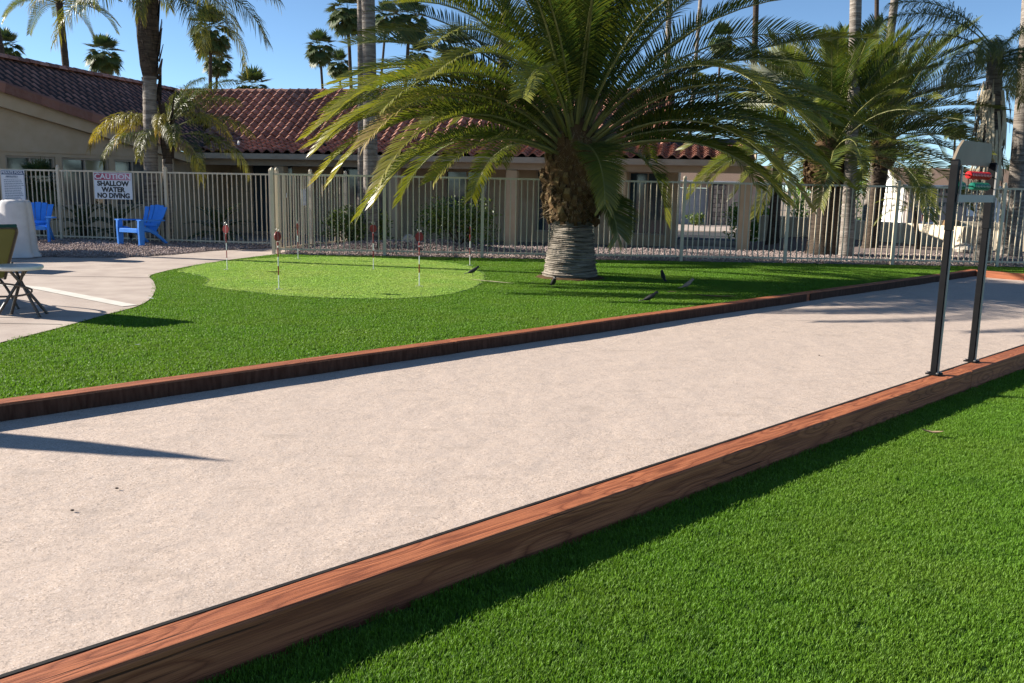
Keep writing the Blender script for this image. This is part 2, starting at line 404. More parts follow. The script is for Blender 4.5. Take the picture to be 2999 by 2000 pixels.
def sand_mat():
    s = NT('crushed_stone_court')
    vc = s.n('ShaderNodeTexVoronoi'); vc.inputs['Scale'].default_value = 210; s.L(s.co.outputs['Object'], vc.inputs['Vector'])
    sep = s.n('ShaderNodeSeparateColor'); s.L(vc.outputs['Color'], sep.inputs[0])
    v2 = s.n('ShaderNodeTexVoronoi'); v2.inputs['Scale'].default_value = 95; s.L(s.co.outputs['Object'], v2.inputs['Vector'])
    sep2 = s.n('ShaderNodeSeparateColor'); s.L(v2.outputs['Color'], sep2.inputs[0])
    b = s.noise(0.55, 5, 0.6)
    strk = s.noise(1.0, 6, 0.65, s.mapped((2.2, 6.5, 2.0), rot=(0, 0, R(-44))))
    med = s.noise(9, 6, 0.7)
    col = s.ramp(sep.outputs[0], [(0.0, (0.20, 0.155, 0.13)), (0.08, (0.44, 0.345, 0.28)), (0.5, (0.54, 0.43, 0.35)), (0.88, (0.59, 0.475, 0.395)), (1.0, (0.70, 0.62, 0.57))])
    col = s.mix(s.ramp(sep2.outputs[1], [(0.0, (0.75, 0.75, 0.75)), (0.10, (0, 0, 0))]), col, (0.27, 0.22, 0.185))
    col = s.mix(s.ramp(med, [(0.36, (0.5, 0.5, 0.5)), (0.56, (0, 0, 0))]), col, (0.43, 0.36, 0.315))
    col = s.mix(s.ramp(b, [(0.35, (0.35, 0.35, 0.35)), (0.65, (0, 0, 0))]), col, (0.50, 0.405, 0.345))
    col = s.mix(s.ramp(strk, [(0.34, (0.4, 0.4, 0.4)), (0.44, (0, 0, 0))]), col, (0.36, 0.29, 0.24))
    dent = s.ramp(s.noise(7.5, 3, 0.6, s.mapped((1, 2.0, 1), rot=(0, 0, R(-44)))), [(0.22, (0, 0, 0)), (0.34, (1, 1, 1))])
    strk = s.math('ADD', strk, s.math('MULTIPLY', dent, 0.35))
    strk = s.math('ADD', strk, s.math('MULTIPLY', s.noise(2.6, 4, 0.55), 2.2))
    h = s.math('ADD', s.math('MULTIPLY', sep.outputs[0], 0.20), s.math('ADD', s.math('MULTIPLY', med, 0.5), s.math('MULTIPLY', strk, 1.0)))
    return s.fin(col, 0.95, 0.1, s.bump(h, 0.8, 0.010))
MT['sand'] = sand_mat()

def turf_base(name, c1, c2, sc):
    s = NT(name)
    n = s.noise(sc, 5, 0.75); b = s.noise(0.8, 4)
    col = s.ramp(n, [(0.3, c1), (0.75, c2)])
    col = s.mix(s.ramp(b, [(0.4, (0.25, 0.25, 0.25)), (0.65, (0, 0, 0))]), col, tuple(x * 0.75 for x in c2))
    return s.fin(col, 0.7, 0.25, s.bump(n, 0.8, 0.012))
MT['turf_dark'] = turf_base('turf_thatch', (0.014, 0.05, 0.005), (0.04, 0.11, 0.012), 120)
MT['putt'] = turf_base('putting_turf', (0.16, 0.29, 0.032), (0.31, 0.48, 0.075), 70)

def blade_mat(name='turf_blade', g=1.0):
    s = NT(name)
    t = s.attr()
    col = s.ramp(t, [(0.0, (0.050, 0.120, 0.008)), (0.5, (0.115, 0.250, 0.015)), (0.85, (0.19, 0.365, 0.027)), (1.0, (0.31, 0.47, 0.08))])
    col = s.mix(s.math('MULTIPLY', s.rnd(), 0.35), col, (0.10, 0.20, 0.02))
    gp = s.n('ShaderNodeNewGeometry')
    pn = s.noise(0.9, 5, 0.6, gp.outputs['Position']); p2 = s.noise(5.0, 3, 0.6, gp.outputs['Position'])
    col = s.mix(s.ramp(pn, [(0.42, (0, 0, 0)), (0.62, (0.45, 0.45, 0.45))]), col, (0.15, 0.24, 0.025))
    col = s.mix(s.ramp(p2, [(0.30, (0.4, 0.4, 0.4)), (0.46, (0, 0, 0))]), col, (0.035, 0.10, 0.008))
    if name == 'putting_blade': col = s.mix(1.0, col, (2.7, 1.95, 6.0), 'MULTIPLY')
    s.fin(col, 0.55, 0.3)
    tr = s.n('ShaderNodeBsdfTranslucent'); s.L(s.mix(1.0, col, (1.5, 1.5, 1.0), 'MULTIPLY'), tr.inputs['Color'])
    mx = s.n('ShaderNodeMixShader'); mx.inputs[0].default_value = 0.3
    s.L(s.b.outputs[0], mx.inputs[1]); s.L(tr.outputs[0], mx.inputs[2]); s.L(mx.outputs[0], s.out.inputs[0])
    return s.m
MT['blade'] = blade_mat()
MT['blade_putt'] = blade_mat('putting_blade', 1.0)

def glass_mat(name, col):
    s = NT(name)
    wob = s.noise(1.1, 3)
    s.fin(s.mix(wob, col, tuple(x * 1.6 for x in col)), 0.06, 0.9, s.bump(wob, 0.05, 0.02))
    return s.m
MT['glass'] = glass_mat('window_glass', (0.035, 0.045, 0.05))
MT['glass_blue'] = glass_mat('door_glass', (0.03, 0.05, 0.065))
MT['blind'] = pm('window_blind', (0.22, 0.24, 0.24), (0.30, 0.32, 0.32), 3, 0.8, 0.1, 20)

def caution_mat():
    s = NT('sun_faded_red_band')
    n = s.noise(3.0, 5, 0.6)
    sep = s.n('ShaderNodeSeparateXYZ'); s.L(s.co.outputs['Object'], sep.inputs[0])
    f = s.math('ADD', n, s.math('MULTIPLY', sep.outputs[0], 0.16))
    return s.fin(s.ramp(f, [(0.36, (0.36, 0.05, 0.09)), (0.5, (0.50, 0.15, 0.22)), (0.66, (0.60, 0.42, 0.50))]), 0.5, 0.3)
MT['caution'] = caution_mat()

# ------------------------------------------------------------------ ground and hard surfaces
from mathutils.geometry import delaunay_2d_cdt
def inside(p, poly):
    x, y = p; c = False; n = len(poly); j = n - 1
    for i in range(n):
        xi, yi = poly[i]; xj, yj = poly[j]
        if (yi > y) != (yj > y) and x < (xj - xi) * (y - yi) / (yj - yi) + xi: c = not c
        j = i
    return c
def sheet(name, poly, z, mat, holes=(), parent=None):
    vs = []; es = []
    for lp in [poly] + list(holes):
        o = len(vs); n = len(lp); vs += [Vector(p) for p in lp]; es += [(o + i, o + (i + 1) % n) for i in range(n)]
    r = delaunay_2d_cdt(vs, es, [], 0, 1e-5)
    P = r[0]; fs = []
    for f in r[2]:
        c = sum((P[i] for i in f), Vector((0, 0))) / len(f)
        if inside(c, poly) and not any(inside(c, h) for h in holes):
            a, b, d = (P[i] for i in f[:3])
            f = tuple(f)
            if (b - a).cross(d - a) < 0: f = f[::-1]
            fs.append(f)
    m = MB(); m.add([(p.x, p.y, z) for p in P], fs)
    return m.obj(name, mat, parent)
def smooth_loop(pts, closed=True, k=6):
    out = []; n = len(pts)
    for i in range(n if closed else n - 1):
        p0, p1, p2, p3 = (Vector(pts[(i + j) % n] if closed else pts[max(0, min(n - 1, i + j))]) for j in (-1, 0, 1, 2))
        for q in range(k):
            t = q / k
            v = 0.5 * ((2 * p1) + (p2 - p0) * t + (2 * p0 - 5 * p1 + 4 * p2 - p3) * t * t + (3 * p1 - p0 - 3 * p2 + p3) * t ** 3)
            out.append((v.x, v.y))
    if not closed: out.append(tuple(pts[-1]))
    return out

D = Vector((0.72, 0.694)); N = Vector((0.694, -0.72))       # along and across the bocce court
def ab(a, b, z=0.0):
    p = D * a + N * b
    return Vector((p.x, p.y, z))

struct(MB().prism([(-900, -300), (900, -300), (900, 1500), (-900, 1500)], -0.9, -0.5).obj('ground', MT['earth']))
struct(MB().prism([(-40, -10), (18, -10), (18, 22.6), (-40, 22.6)], -0.7, -0.06).obj('terrain', MT['earth']))

lawn_edge = smooth_loop([(-4.9, 6.6), (-4.75, 8.17), (-4.66, 9.0), (-4.6, 10.08), (-4.55, 10.7), (-4.68, 11.46), (-5.04, 12.54), (-5.44, 13.46), (-5.8, 14.25), (-5.83, 15.3), (-5.67, 16.65), (-5.38, 17.84), (-5.05, 18.84)], False, 4)
corner = ab(18.2, -6.29)
lawn_poly = [(-4.95, 4.1)] + [tuple(ab(a, -6.275).xy) for a in (0, 6, 12)] + [(corner.x, corner.y), tuple(ab(18.2, -2.4).xy), (15.5, 14.2), (15.5, 19.62), (10, 19.42), (3, 19.16), (-5.0, 18.92)] + lawn_edge[::-1]
green_poly = smooth_loop([(-5.6, 15.0), (-5.66, 16.17), (-5.35, 17.3), (-4.7, 18.1), (-3.6, 18.5), (-2.3, 18.42), (-1.11, 17.5), (-0.55, 15.86), (-0.5, 14.3), (-0.68, 13.15), (-1.07, 12.35), (-1.62, 11.95), (-2.32, 11.89), (-3.12, 12.05), (-3.77, 12.44), (-4.3, 12.78), (-4.52, 13.1), (-4.72, 13.8), (-5.1, 14.45)], True, 5)
deck_poly = [(-40, 2)] + [(-4.95, 2.0), (-4.95, 4.1)] + lawn_edge + [(-5.0, 19.6), (-5.25, 20.9), (-5.7, 20.35), (-6.2, 19.9), (-6.57, 19.31), (-6.92, 18.24), (-7.46, 17.43), (-8.18, 17.14), (-9.12, 17.11), (-9.74, 16.96), (-40, 16.6)]
deck = struct(sheet('pavement', deck_poly, 0.0, MT['concrete']))
deck['label'] = 'broom finished concrete pool deck with a curved edge against the turf'
def strip(pts, w, z):
    m = MB(); vs = []
    for i, p in enumerate(pts):
        p = Vector(p); t = (Vector(pts[min(i + 1, len(pts) - 1)]) - Vector(pts[max(i - 1, 0)])).normalized(); q = Vector((-t.y, t.x)) * w / 2
        vs += [(*(p + q), z), (*(p - q), z)]
    return m.add(vs, [(2 * i, 2 * i + 1, 2 * i + 3, 2 * i + 2) for i in range(len(pts) - 1)])
strip([(-30, 13.2), (-9.5, 13.75), (-5.62, 13.9)], 0.022, 0.004).obj('joint', MT['joint'], deck)
strip([(-9.4, 2), (-9.2, 8), (-9.0, 16.9)], 0.02, 0.004).obj('joint', MT['joint'], deck)
strip([(-30, 9.1), (-8, 9.2), (-4.72, 9.25)], 0.018, 0.004).obj('joint', MT['joint'], deck)
strip([(-16, 16.2), (-6.6, 12.32), (-4.63, 10.72)], 0.19, 0.006).obj('pale_band', MT['concrete_white'], deck)

gravel = struct(sheet('gravel_bed', [(-40, 16.4), (-9.74, 16.9), (-6.5, 18.9), (-5.0, 18.8), (3, 18.9), (16, 19.3), (16, 22.7), (-40, 22.7)], -0.008, MT['gravel_base']))
def sm(t): t = max(0.0, min(1.0, t)); return t * t * (3 - 2 * t)
def gz_at(x, y): return -0.008 - 0.49 * sm((y - 22.6) / 5.0) * (1 - sm((x - 7.0) / 4.0))
m = MB(); ny, nx = 24, 60
for i in range(ny + 1):
    y = 22.65 + (32.3 - 22.65) * i / ny
    xw = 16.0 if y < 24.6 else (13.25 - (y - 25.3) * 0.435 if y > 25.3 else 16.0 - (y - 24.6) * 3.9)
    for k in range(nx + 1):
        x = -34 + (xw + 34) * (k / nx) ** 0.7
        m.add([(x, y, gz_at(x, y) - (0.0 if y < 27.8 or x > 7 else 0.004))], [])
m.f = [(i * (nx + 1) + k, i * (nx + 1) + k + 1, (i + 1) * (nx + 1) + k + 1, (i + 1) * (nx + 1) + k) for i in range(ny) for k in range(nx)]
struct(m.obj('gravel_slope', MT['gravel_base'], smooth=True))
near_turf_poly = [tuple(ab(a, -2.50).xy) for a in (-1.5, 3, 8, 14, 18.5)] + [(18, 14), (18, -2), (-1.2, -2)]

# clumps scattered by geometry nodes over a sheet (grass and gravel nobody could count)
def scatter(o, src, density, smin, smax, seed=1, tilt=0.0):
    ng = bpy.data.node_groups.new('scatter_' + o.name, 'GeometryNodeTree')
    ng.interface.new_socket('Geometry', in_out='INPUT', socket_type='NodeSocketGeometry')
    ng.interface.new_socket('Geometry', in_out='OUTPUT', socket_type='NodeSocketGeometry')
    n = ng.nodes; l = ng.links
    gi = n.new('NodeGroupInput'); go = n.new('NodeGroupOutput')
    dp = n.new('GeometryNodeDistributePointsOnFaces'); dp.distribute_method = 'POISSON'; dp.inputs['Distance Min'].default_value = 0.55 / math.sqrt(density); dp.inputs['Density Max'].default_value = density * 1.8; dp.inputs['Seed'].default_value = seed
    oi = n.new('GeometryNodeObjectInfo'); oi.inputs['Object'].default_value = src; oi.inputs['As Instance'].default_value = True
    ip = n.new('GeometryNodeInstanceOnPoints')
    rv = n.new('FunctionNodeRandomValue'); rv.data_type = 'FLOAT_VECTOR'; rv.inputs[0].default_value = (-tilt, -tilt, 0); rv.inputs[1].default_value = (tilt, tilt, 6.283)
    rs = n.new('FunctionNodeRandomValue'); rs.data_type = 'FLOAT'; rs.inputs[2].default_value = smin; rs.inputs[3].default_value = smax
    j = n.new('GeometryNodeJoinGeometry')
    l.new(gi.outputs[0], dp.inputs['Mesh']); l.new(dp.outputs['Points'], ip.inputs['Points'])
    l.new(oi.outputs['Geometry'], ip.inputs['Instance']); l.new(rv.outputs[0], ip.inputs['Rotation']); l.new(rs.outputs[1], ip.inputs['Scale'])
    l.new(gi.outputs[0], j.inputs[0]); l.new(ip.outputs[0], j.inputs[0]); l.new(j.outputs[0], go.inputs[0])
    md = o.modifiers.new('scatter', 'NODES'); md.node_group = ng

def clump(seed, rad, nb, hgt, w, mat='blade'):
    r = random.Random(seed); m = MB()
    for _ in range(nb):
        a = r.uniform(0, 6.283); q = rad * math.sqrt(r.random()); x, y = q * math.cos(a), q * math.sin(a)
        h = hgt * r.uniform(0.6, 1.1); d = r.uniform(0, 6.283); ln = r.uniform(0.1, 0.75) * h; ww = w * r.uniform(0.7, 1.2) / 2
        fx, fy = math.cos(d), math.sin(d); sx, sy = -fy * ww, fx * ww
        mx, my = x + fx * ln * 0.35, y + fy * ln * 0.35
        t = r.random()
        m.add([(x - sx, y - sy, 0), (x + sx, y + sy, 0), (mx + sx * 0.9, my + sy * 0.9, h * 0.6), (mx - sx * 0.9, my - sy * 0.9, h * 0.6), (x + fx * ln, y + fy * ln, h * (0.98 - 0.12 * ln / h))],
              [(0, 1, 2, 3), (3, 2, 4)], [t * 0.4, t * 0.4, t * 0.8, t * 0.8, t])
    return bpy.data.objects.new('turf_tuft', m.mesh('turf_tuft', MT[mat]))
near_turf = struct(sheet('near_turf', near_turf_poly, -0.034, MT['turf_dark']), 'stuff')
near_turf['label'] = 'dense artificial grass in front of the court edging'; near_turf['category'] = 'artificial grass'
lawn = struct(sheet('far_turf', lawn_poly, -0.022, MT['turf_dark'], [green_poly]), 'stuff')
lawn['label'] = 'artificial grass around the palm and the putting green'; lawn['category'] = 'artificial grass'
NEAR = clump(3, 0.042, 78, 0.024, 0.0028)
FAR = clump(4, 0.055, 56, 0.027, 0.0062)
# only the part of each sheet within reach of the lens carries blades one by one
near_vis = [tuple(ab(a, -2.485).xy) for a in (0.2, 4, 8, 12)] + [(9.5, 6.2), (6.6, 6.2), (3.2, 3.8), (1.2, 1.5), (-0.6, 1.5)]
nt = struct(sheet('near_turf_pile', near_vis, -0.021, MT['turf_dark']), 'stuff')
nt['label'] = 'upright blades of the near artificial grass'; nt['category'] = 'artificial grass'
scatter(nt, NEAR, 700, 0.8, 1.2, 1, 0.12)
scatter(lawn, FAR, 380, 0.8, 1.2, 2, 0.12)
gp = struct(sheet('putting_green', green_poly, -0.010, MT['putt']))
def seam_shade_loop(poly, w):
    n = len(poly); vs = []
    for i in range(n):
        p = Vector(poly[i]); t = (Vector(poly[(i + 1) % n]) - Vector(poly[i - 1])).normalized(); q = Vector((-t.y, t.x)) * w / 2
        vs += [(*(p + q), 0.001), (*(p - q), 0.001)]
    return MB().add(vs, [(2 * i, 2 * i + 1, (2 * i + 3) % (2 * n), (2 * i + 2) % (2 * n)) for i in range(n)])
seam_shade_loop(green_poly, 0.035).obj('seam_shade', MT['turf_dark'], gp)  # dark strip painted as the shade of the taller lawn around the green
PUTT = clump(6, 0.055, 60, 0.011, 0.007, 'blade_putt')
pp = struct(sheet('putting_green_pile', green_poly, -0.006, MT['putt']), 'stuff'); pp['label'] = 'short pale pile of the putting green'; pp['category'] = 'artificial grass'
scatter(pp, PUTT, 420, 0.7, 1.2, 8, 0.2)
gp['label'] = 'pale short-pile putting green with a kidney outline'

pb = MB()
for k in range(7):
    r = random.Random(40 + k); pts = []
    c = (r.uniform(-0.07, 0.07), r.uniform(-0.07, 0.07), r.uniform(0.003, 0.012)); sx, sy, sz = r.uniform(0.012, 0.024), r.uniform(0.010, 0.02), r.uniform(0.008, 0.014)
    oct_ = [(1, 0, 0), (-1, 0, 0), (0, 1, 0), (0, -1, 0), (0, 0, 1), (0, 0, -1)]
    pb.add([(c[0] + p[0] * sx * r.uniform(0.7, 1.2), c[1] + p[1] * sy * r.uniform(0.7, 1.2), c[2] + p[2] * sz) for p in oct_],
           [(0, 2, 4), (2, 1, 4), (1, 3, 4), (3, 0, 4), (2, 0, 5), (1, 2, 5), (3, 1, 5), (0, 3, 5)], r.random())
PEB = bpy.data.objects.new('gravel_stone', pb.mesh('gravel_stone', MT['pebble']))
gl = struct(sheet('loose_gravel', [(-13.5, 17.0), (-9.74, 17.05), (-9.1, 17.2), (-8.15, 17.22), (-7.46, 17.55), (-7.0, 18.3), (-6.65, 19.35), (-6.25, 19.98), (-5.8, 20.45), (-5.3, 21.1), (-5.5, 22.5), (-13.5, 22.6)], -0.004, MT['gravel_base']), 'stuff')
gl['label'] = 'pinkish loose gravel under the blue chairs'; gl['category'] = 'gravel'
scatter(gl, PEB, 330, 0.7, 1.3, 5, 0.6)
gr_ = struct(sheet('loose_gravel', [(-4.85, 19.0), (3, 19.24), (14.5, 19.6), (14.5, 22.6), (-5.0, 22.6)], -0.004, MT['gravel_base']), 'stuff')
gr_['label'] = 'pinkish loose gravel between the fence and the house'; gr_['category'] = 'gravel'
scatter(gr_, PEB, 330, 0.7, 1.3, 6, 0.6)
# mounded gravel beside the shrubs
def mound(c, rx, ry, h, name, label):
    m = MB(); n = 28
    for i in range(n + 1):
        for k in range(n + 1):
            u, v = i / n * 2 - 1, k / n * 2 - 1; d = u * u + v * v
            z = h * max(0.0, 1 - d) ** 1.3 * (1 + 0.25 * mnoise.noise((u * 2, v * 2, h)))
            m.add([(c[0] + u * rx, c[1] + v * ry, -0.006 + z)], [])
    m.f = [(i * (n + 1) + k, (i + 1) * (n + 1) + k, (i + 1) * (n + 1) + k + 1, i * (n + 1) + k + 1) for i in range(n) for k in range(n)]
    o = struct(m.obj(name, MT['gravel_base']), 'stuff'); o['label'] = label; o['category'] = 'gravel'
    scatter(o, PEB, 360, 0.7, 1.3, 9, 0.6)
mound((-2.3, 20.7), 2.6, 1.35, 0.22, 'gravel_mound', 'low mound of pinkish gravel behind the fence by the shrub')

# bocce court surface: gently uneven crushed stone
m = MB(); na, nb = 150, 34
for i in range(na + 1):
    for k in range(nb + 1):
        a = -2.5 + 20.55 * i / na; b = -6.13 + 3.47 * k / nb
        p = ab(a, b)
        z = 0.006 * mnoise.noise((a * 0.55, b * 0.9, 0)) + 0.0035 * mnoise.noise((a * 2.3, b * 3.1, 5))
        edge = min(b + 6.13, -2.66 - b)
        z += 0.012 * math.exp(-(edge / 0.12) ** 2)
        m.add([(p.x, p.y, z)], [])
m.f = [(i * (nb + 1) + k, i * (nb + 1) + k + 1, (i + 1) * (nb + 1) + k + 1, (i + 1) * (nb + 1) + k) for i in range(na) for k in range(nb)]
m.f = [f[::-1] for f in m.f]
court = struct(m.obj('bocce_court', MT['sand'], smooth=True))
court['label'] = 'bocce court of pale pinkish crushed stone'

# timber edging
def timber(a0, a1, b0, b1, h, label, across=False, seed=0):
    L = (a1 - a0) if not across else (b1 - b0)
    w = (b1 - b0) if not across else (a1 - a0)
    r = random.Random(seed); n = max(6, int(L / 0.12)); be = 0.009
    prof = [(-w / 2, -0.05), (w / 2, -0.05), (w / 2, h - be), (w / 2 - be, h), (-w / 2 + be, h), (-w / 2, h - be)]
    m = MB(); vs = []; fs = []
    for i in range(n + 1):
        x = -L / 2 + L * i / n
        nick = 0.0035 * max(0, mnoise.noise((x * 9, seed, 3)) - 0.1) * 2
        wob = 0.003 * mnoise.noise((x * 0.8, seed, 1)); wz = 0.004 * mnoise.noise((x * 0.7, seed, 2))
        for q, (y, z) in enumerate(prof):
            j = 0.0016 * mnoise.noise((x * 7, q * 3.1, seed))
            if q in (2, 5): z -= nick
            vs.append((x, y + wob + (j if q in (2, 5) else 0), z + (wz + j if z > 0 else 0)))
    k = len(prof)
    for i in range(n):
        for q in range(k):
            q2 = (q + 1) % k
            fs.append((i * k + q, i * k + q2, (i + 1) * k + q2, (i + 1) * k + q))
    fs.append(tuple(range(k))[::-1]); fs.append(tuple(range(n * k, n * k + k)))
    m.add(vs, fs)
    c = ab((a0 + a1) / 2, (b0 + b1) / 2)
    ang = math.atan2(D.y, D.x) if not across else math.atan2(N.y, N.x)
    o = thing('court_timber', label, 'timber', c, ang)
    m.f = [f[::-1] for f in m.f]
    m.obj('beam', MT['wood'], o)
    return o
TG = None
t1 = timber(-2.2, 7.55, -2.655, -2.505, 0.135, 'long near red timber edging running from the lower left to the score tower', seed=1)
t2 = timber(7.556, 12.4, -2.655, -2.505, 0.135, 'near red timber edging running right from between the score tower posts', seed=2)
timber(12.406, 18.2, -2.655, -2.505, 0.135, 'near red timber edging outside the right of the view', seed=3)
for t, L_ in ((t1, 9.75), (t2, 4.84)):
    MB().box((0, 0.0865, 0.0435), (L_, 0.018, 0.18)).obj('liner', MT['liner'], t)
f1 = timber(-1.6, 5.2, -6.275, -6.125, 0.12, 'far red timber edging at the left between court and lawn', seed=4)
f2 = timber(5.206, 11.6, -6.275, -6.125, 0.12, 'far red timber edging in the middle, in front of the palm', seed=5)
f3 = timber(11.606, 18.2, -6.275, -6.125, 0.12, 'far red timber edging reaching the far corner of the court', seed=6)
timber(18.04, 18.19, -6.118, -2.662, 0.12, 'short red timber closing the far end of the court', True, 7)
for t, L_ in ((f1, 6.8), (f2, 6.394), (f3, 6.4)):
    MB().box((0, -0.0825, 0.028), (L_, 0.014, 0.165)).obj('liner', MT['liner_dusty'], t)

# ------------------------------------------------------------------ fence
PICK = MB().box((0, 0, 0.86), (0.02, 0.02, 1.62)).mesh('picket', MT['fence'])
_p = MB().box((0, 0, 0.86), (0.065, 0.065, 1.76)); _p.lathe([(0.036, 1.74), (0.04, 1.76), (0.034, 1.785), (0.016, 1.80), (0.002, 1.805)], 12)
POST = _p.mesh('post', MT['fence'])
def fence(label, posts, group=None, name='picket_fence', space=0.121):
    x0, y0 = posts[0]
    root = thing(name, label, 'fence', (x0, y0, 0))
    for (px, py) in posts:
        link('post', POST, root, (px - x0, py - y0, 0), math.atan2(posts[-1][1] - y0, posts[-1][0] - x0))
    for (ax, ay), (bx, by) in zip(posts, posts[1:]):
        d = Vector((bx - ax, by - ay)); L = d.length; ang = math.atan2(d.y, d.x); c = Vector((ax + bx, ay + by)) / 2 - Vector((x0, y0))
        for zz, hh in ((1.665, 0.038), (0.10, 0.032)):
            MB().box((0, 0, 0), (L - 0.066, 0.034, hh)).obj('rail', MT['fence'], root, (c.x, c.y, zz), ang)
        n = max(2, round(L / space))
        for i in range(1, n):
            p = Vector((ax, ay)) + d * i / n - Vector((x0, y0))
            o = link('picket', PICK, root, (p.x, p.y, 0), ang)
            o.rotation_euler = (rng.uniform(-.006, .006), rng.uniform(-.006, .006), ang + rng.uniform(-.04, .04))
    return root
fence('beige picket fence behind the blue chairs carrying the pool signs', [(-13.9, 22.45), (-11.0, 21.85), (-8.2, 21.3), (-5.62, 20.85)])
fence('beige picket fence crossing behind the big palm and the putting green', [(-5.1, 19.05), (-2.75, 19.1), (-0.68, 19.15), (1.45, 19.22), (3.6, 19.29), (5.85, 19.36), (8.2, 19.43), (10.5, 19.50), (12.9, 19.57), (15.3, 19.64)])
fence('beige picket fence running back from the corner post toward the house', [(-5.03, 19.16), (-4.68, 20.75), (-4.15, 22.2)], space=0.125)

# ------------------------------------------------------------------ house with clay tile roof
HK = 1.33
HO = Vector((0.213, 28.79, -0.505)); HA = math.atan2(-0.191, 0.982)
def tile_mesh():
    m = MB(); W, Ln = 0.27, 0.33
    prof = [(0.0, 0.012), (0.03, 0.0), (0.075, 0.002), (0.115, 0.030), (0.15, 0.062), (0.19, 0.072), (0.23, 0.056), (0.262, 0.02), (0.275, 0.008)]
    n = len(prof); vs = []
    for y, dz in ((0.0, 0.048), (Ln, 0.0)):
        vs += [(x, y, z + dz) for x, z in prof]
    vs += [(x, 0.0, z + 0.048 - 0.030) for x, z in prof]
    fs = [(i, i + 1, n + i + 1, n + i) for i in range(n - 1)] + [(2 * n + i, 2 * n + i + 1, i + 1, i) for i in range(n - 1)]
    return m.add(vs, fs)
TILE = tile_mesh(); TILE_ME = TILE.mesh('roof_tile', MT['tile'])
_rt = MB(); _n = 8
_vs = []
for x, rr in ((0, 0.105), (0.37, 0.09)):
    _vs += [(x, rr * math.cos(math.pi * k / _n), rr * math.sin(math.pi * k / _n)) for k in range(_n + 1)]
_vs += [(0, 0.085 * math.cos(math.pi * k / _n), 0.085 * math.sin(math.pi * k / _n)) for k in range(_n + 1)]
_q = _n + 1
_rt.add(_vs, [(k, k + 1, _q + k + 1, _q + k) for k in range(_n)] + [(2 * _q + k, 2 * _q + k + 1, k + 1, k) for k in range(_n)])
RIDGE_ME = _rt.mesh('ridge_tile', MT['tile'])

EAVE = 2.2; BRK_Y, BRK_Z = 1.65, 2.55; RID_Y, RID_Z = 4.2, 4.11
def z_main(y):
    if y < BRK_Y: return EAVE + (BRK_Z - EAVE) * y / BRK_Y
    if y <= RID_Y: return BRK_Z + (RID_Z - BRK_Z) * (y - BRK_Y) / (RID_Y - BRK_Y)
    return RID_Z - 0.61 * (y - RID_Y)
def z_wing(x): return 2.58 + 0.60 * (-8.96 - x)
def lay_tiles(cells, root, n_obj):
    """cells: list of (matrix, nearness). The largest n_obj in view become parts, the rest one joined part."""
    cells.sort(key=lambda c: c[1])
    for M_, _ in cells[:n_obj]:
        o = link('roof_tile', TILE_ME, root); o.matrix_basis = M_
    if len(cells) > n_obj:
        m = MB()
        for M_, _ in cells[n_obj:]: m.merge(TILE, M_, rng.random())
        o = m.obj('roof_tile_field', MT['tile'], root); o['kind'] = 'stuff'
def frame(o, ex, ey):
    ex = Vector(ex).normalized(); ey = Vector(ey).normalized(); ez = ex.cross(ey)
    return Matrix(((ex.x, ey.x, ez.x, o[0]), (ex.y, ey.y, ez.y, o[1]), (ex.z, ey.z, ez.z, o[2]), (0, 0, 0, 1)))
def jitter(M_): return M_ @ Matrix.Translation((rng.uniform(-.006, .006), rng.uniform(-.008, .008), rng.uniform(0, .006))) @ Matrix.Rotation(rng.uniform(-.012, .012), 4, 'Z')

house = thing('tiled_house', 'long tan house with a red clay tile roof behind the fence and palm', 'house', HO, HA)
house.scale = (HK,) * 3
XR, XE, XL = 3.3, 5.35, -11.5
cells = []
sl = math.hypot(BRK_Y, BRK_Z - EAVE); up = Vector((0, BRK_Y, BRK_Z - EAVE)).normalized()
for r_ in range(7):
    s0 = -0.06 + r_ * 0.25; y = up.y * s0; z = EAVE + up.z * s0
    x = -9.1
    while x < XE - 0.2:
        if z > z_wing(x + 0.13) - 0.05: cells.append((jitter(frame((x, y, z), (1, 0, 0), up)), r_ + abs(x + 1) * 0.01))
        x += 0.27
up2 = Vector((0, RID_Y - BRK_Y, RID_Z - BRK_Z)); sl2 = up2.length; up2.normalize()
for r_ in range(12):
    s0 = -0.03 + r_ * 0.25; y = BRK_Y + up2.y * s0; z = BRK_Z + up2.z * s0 + 0.02
    x = XL
    while x < XR - 0.1:
        if z > z_wing(x + 0.13) - 0.06: cells.append((jitter(frame((x, y, z), (1, 0, 0), up2)), 10 + r_ + abs(x + 3) * 0.02))
        x += 0.27
lay_tiles(cells, house, 300)
x = -11.5
while x < XR - 0.2:
    o = link('ridge_tile', RIDGE_ME, house, (x, RID_Y, RID_Z - 0.01 + rng.uniform(0, .01))); x += 0.335
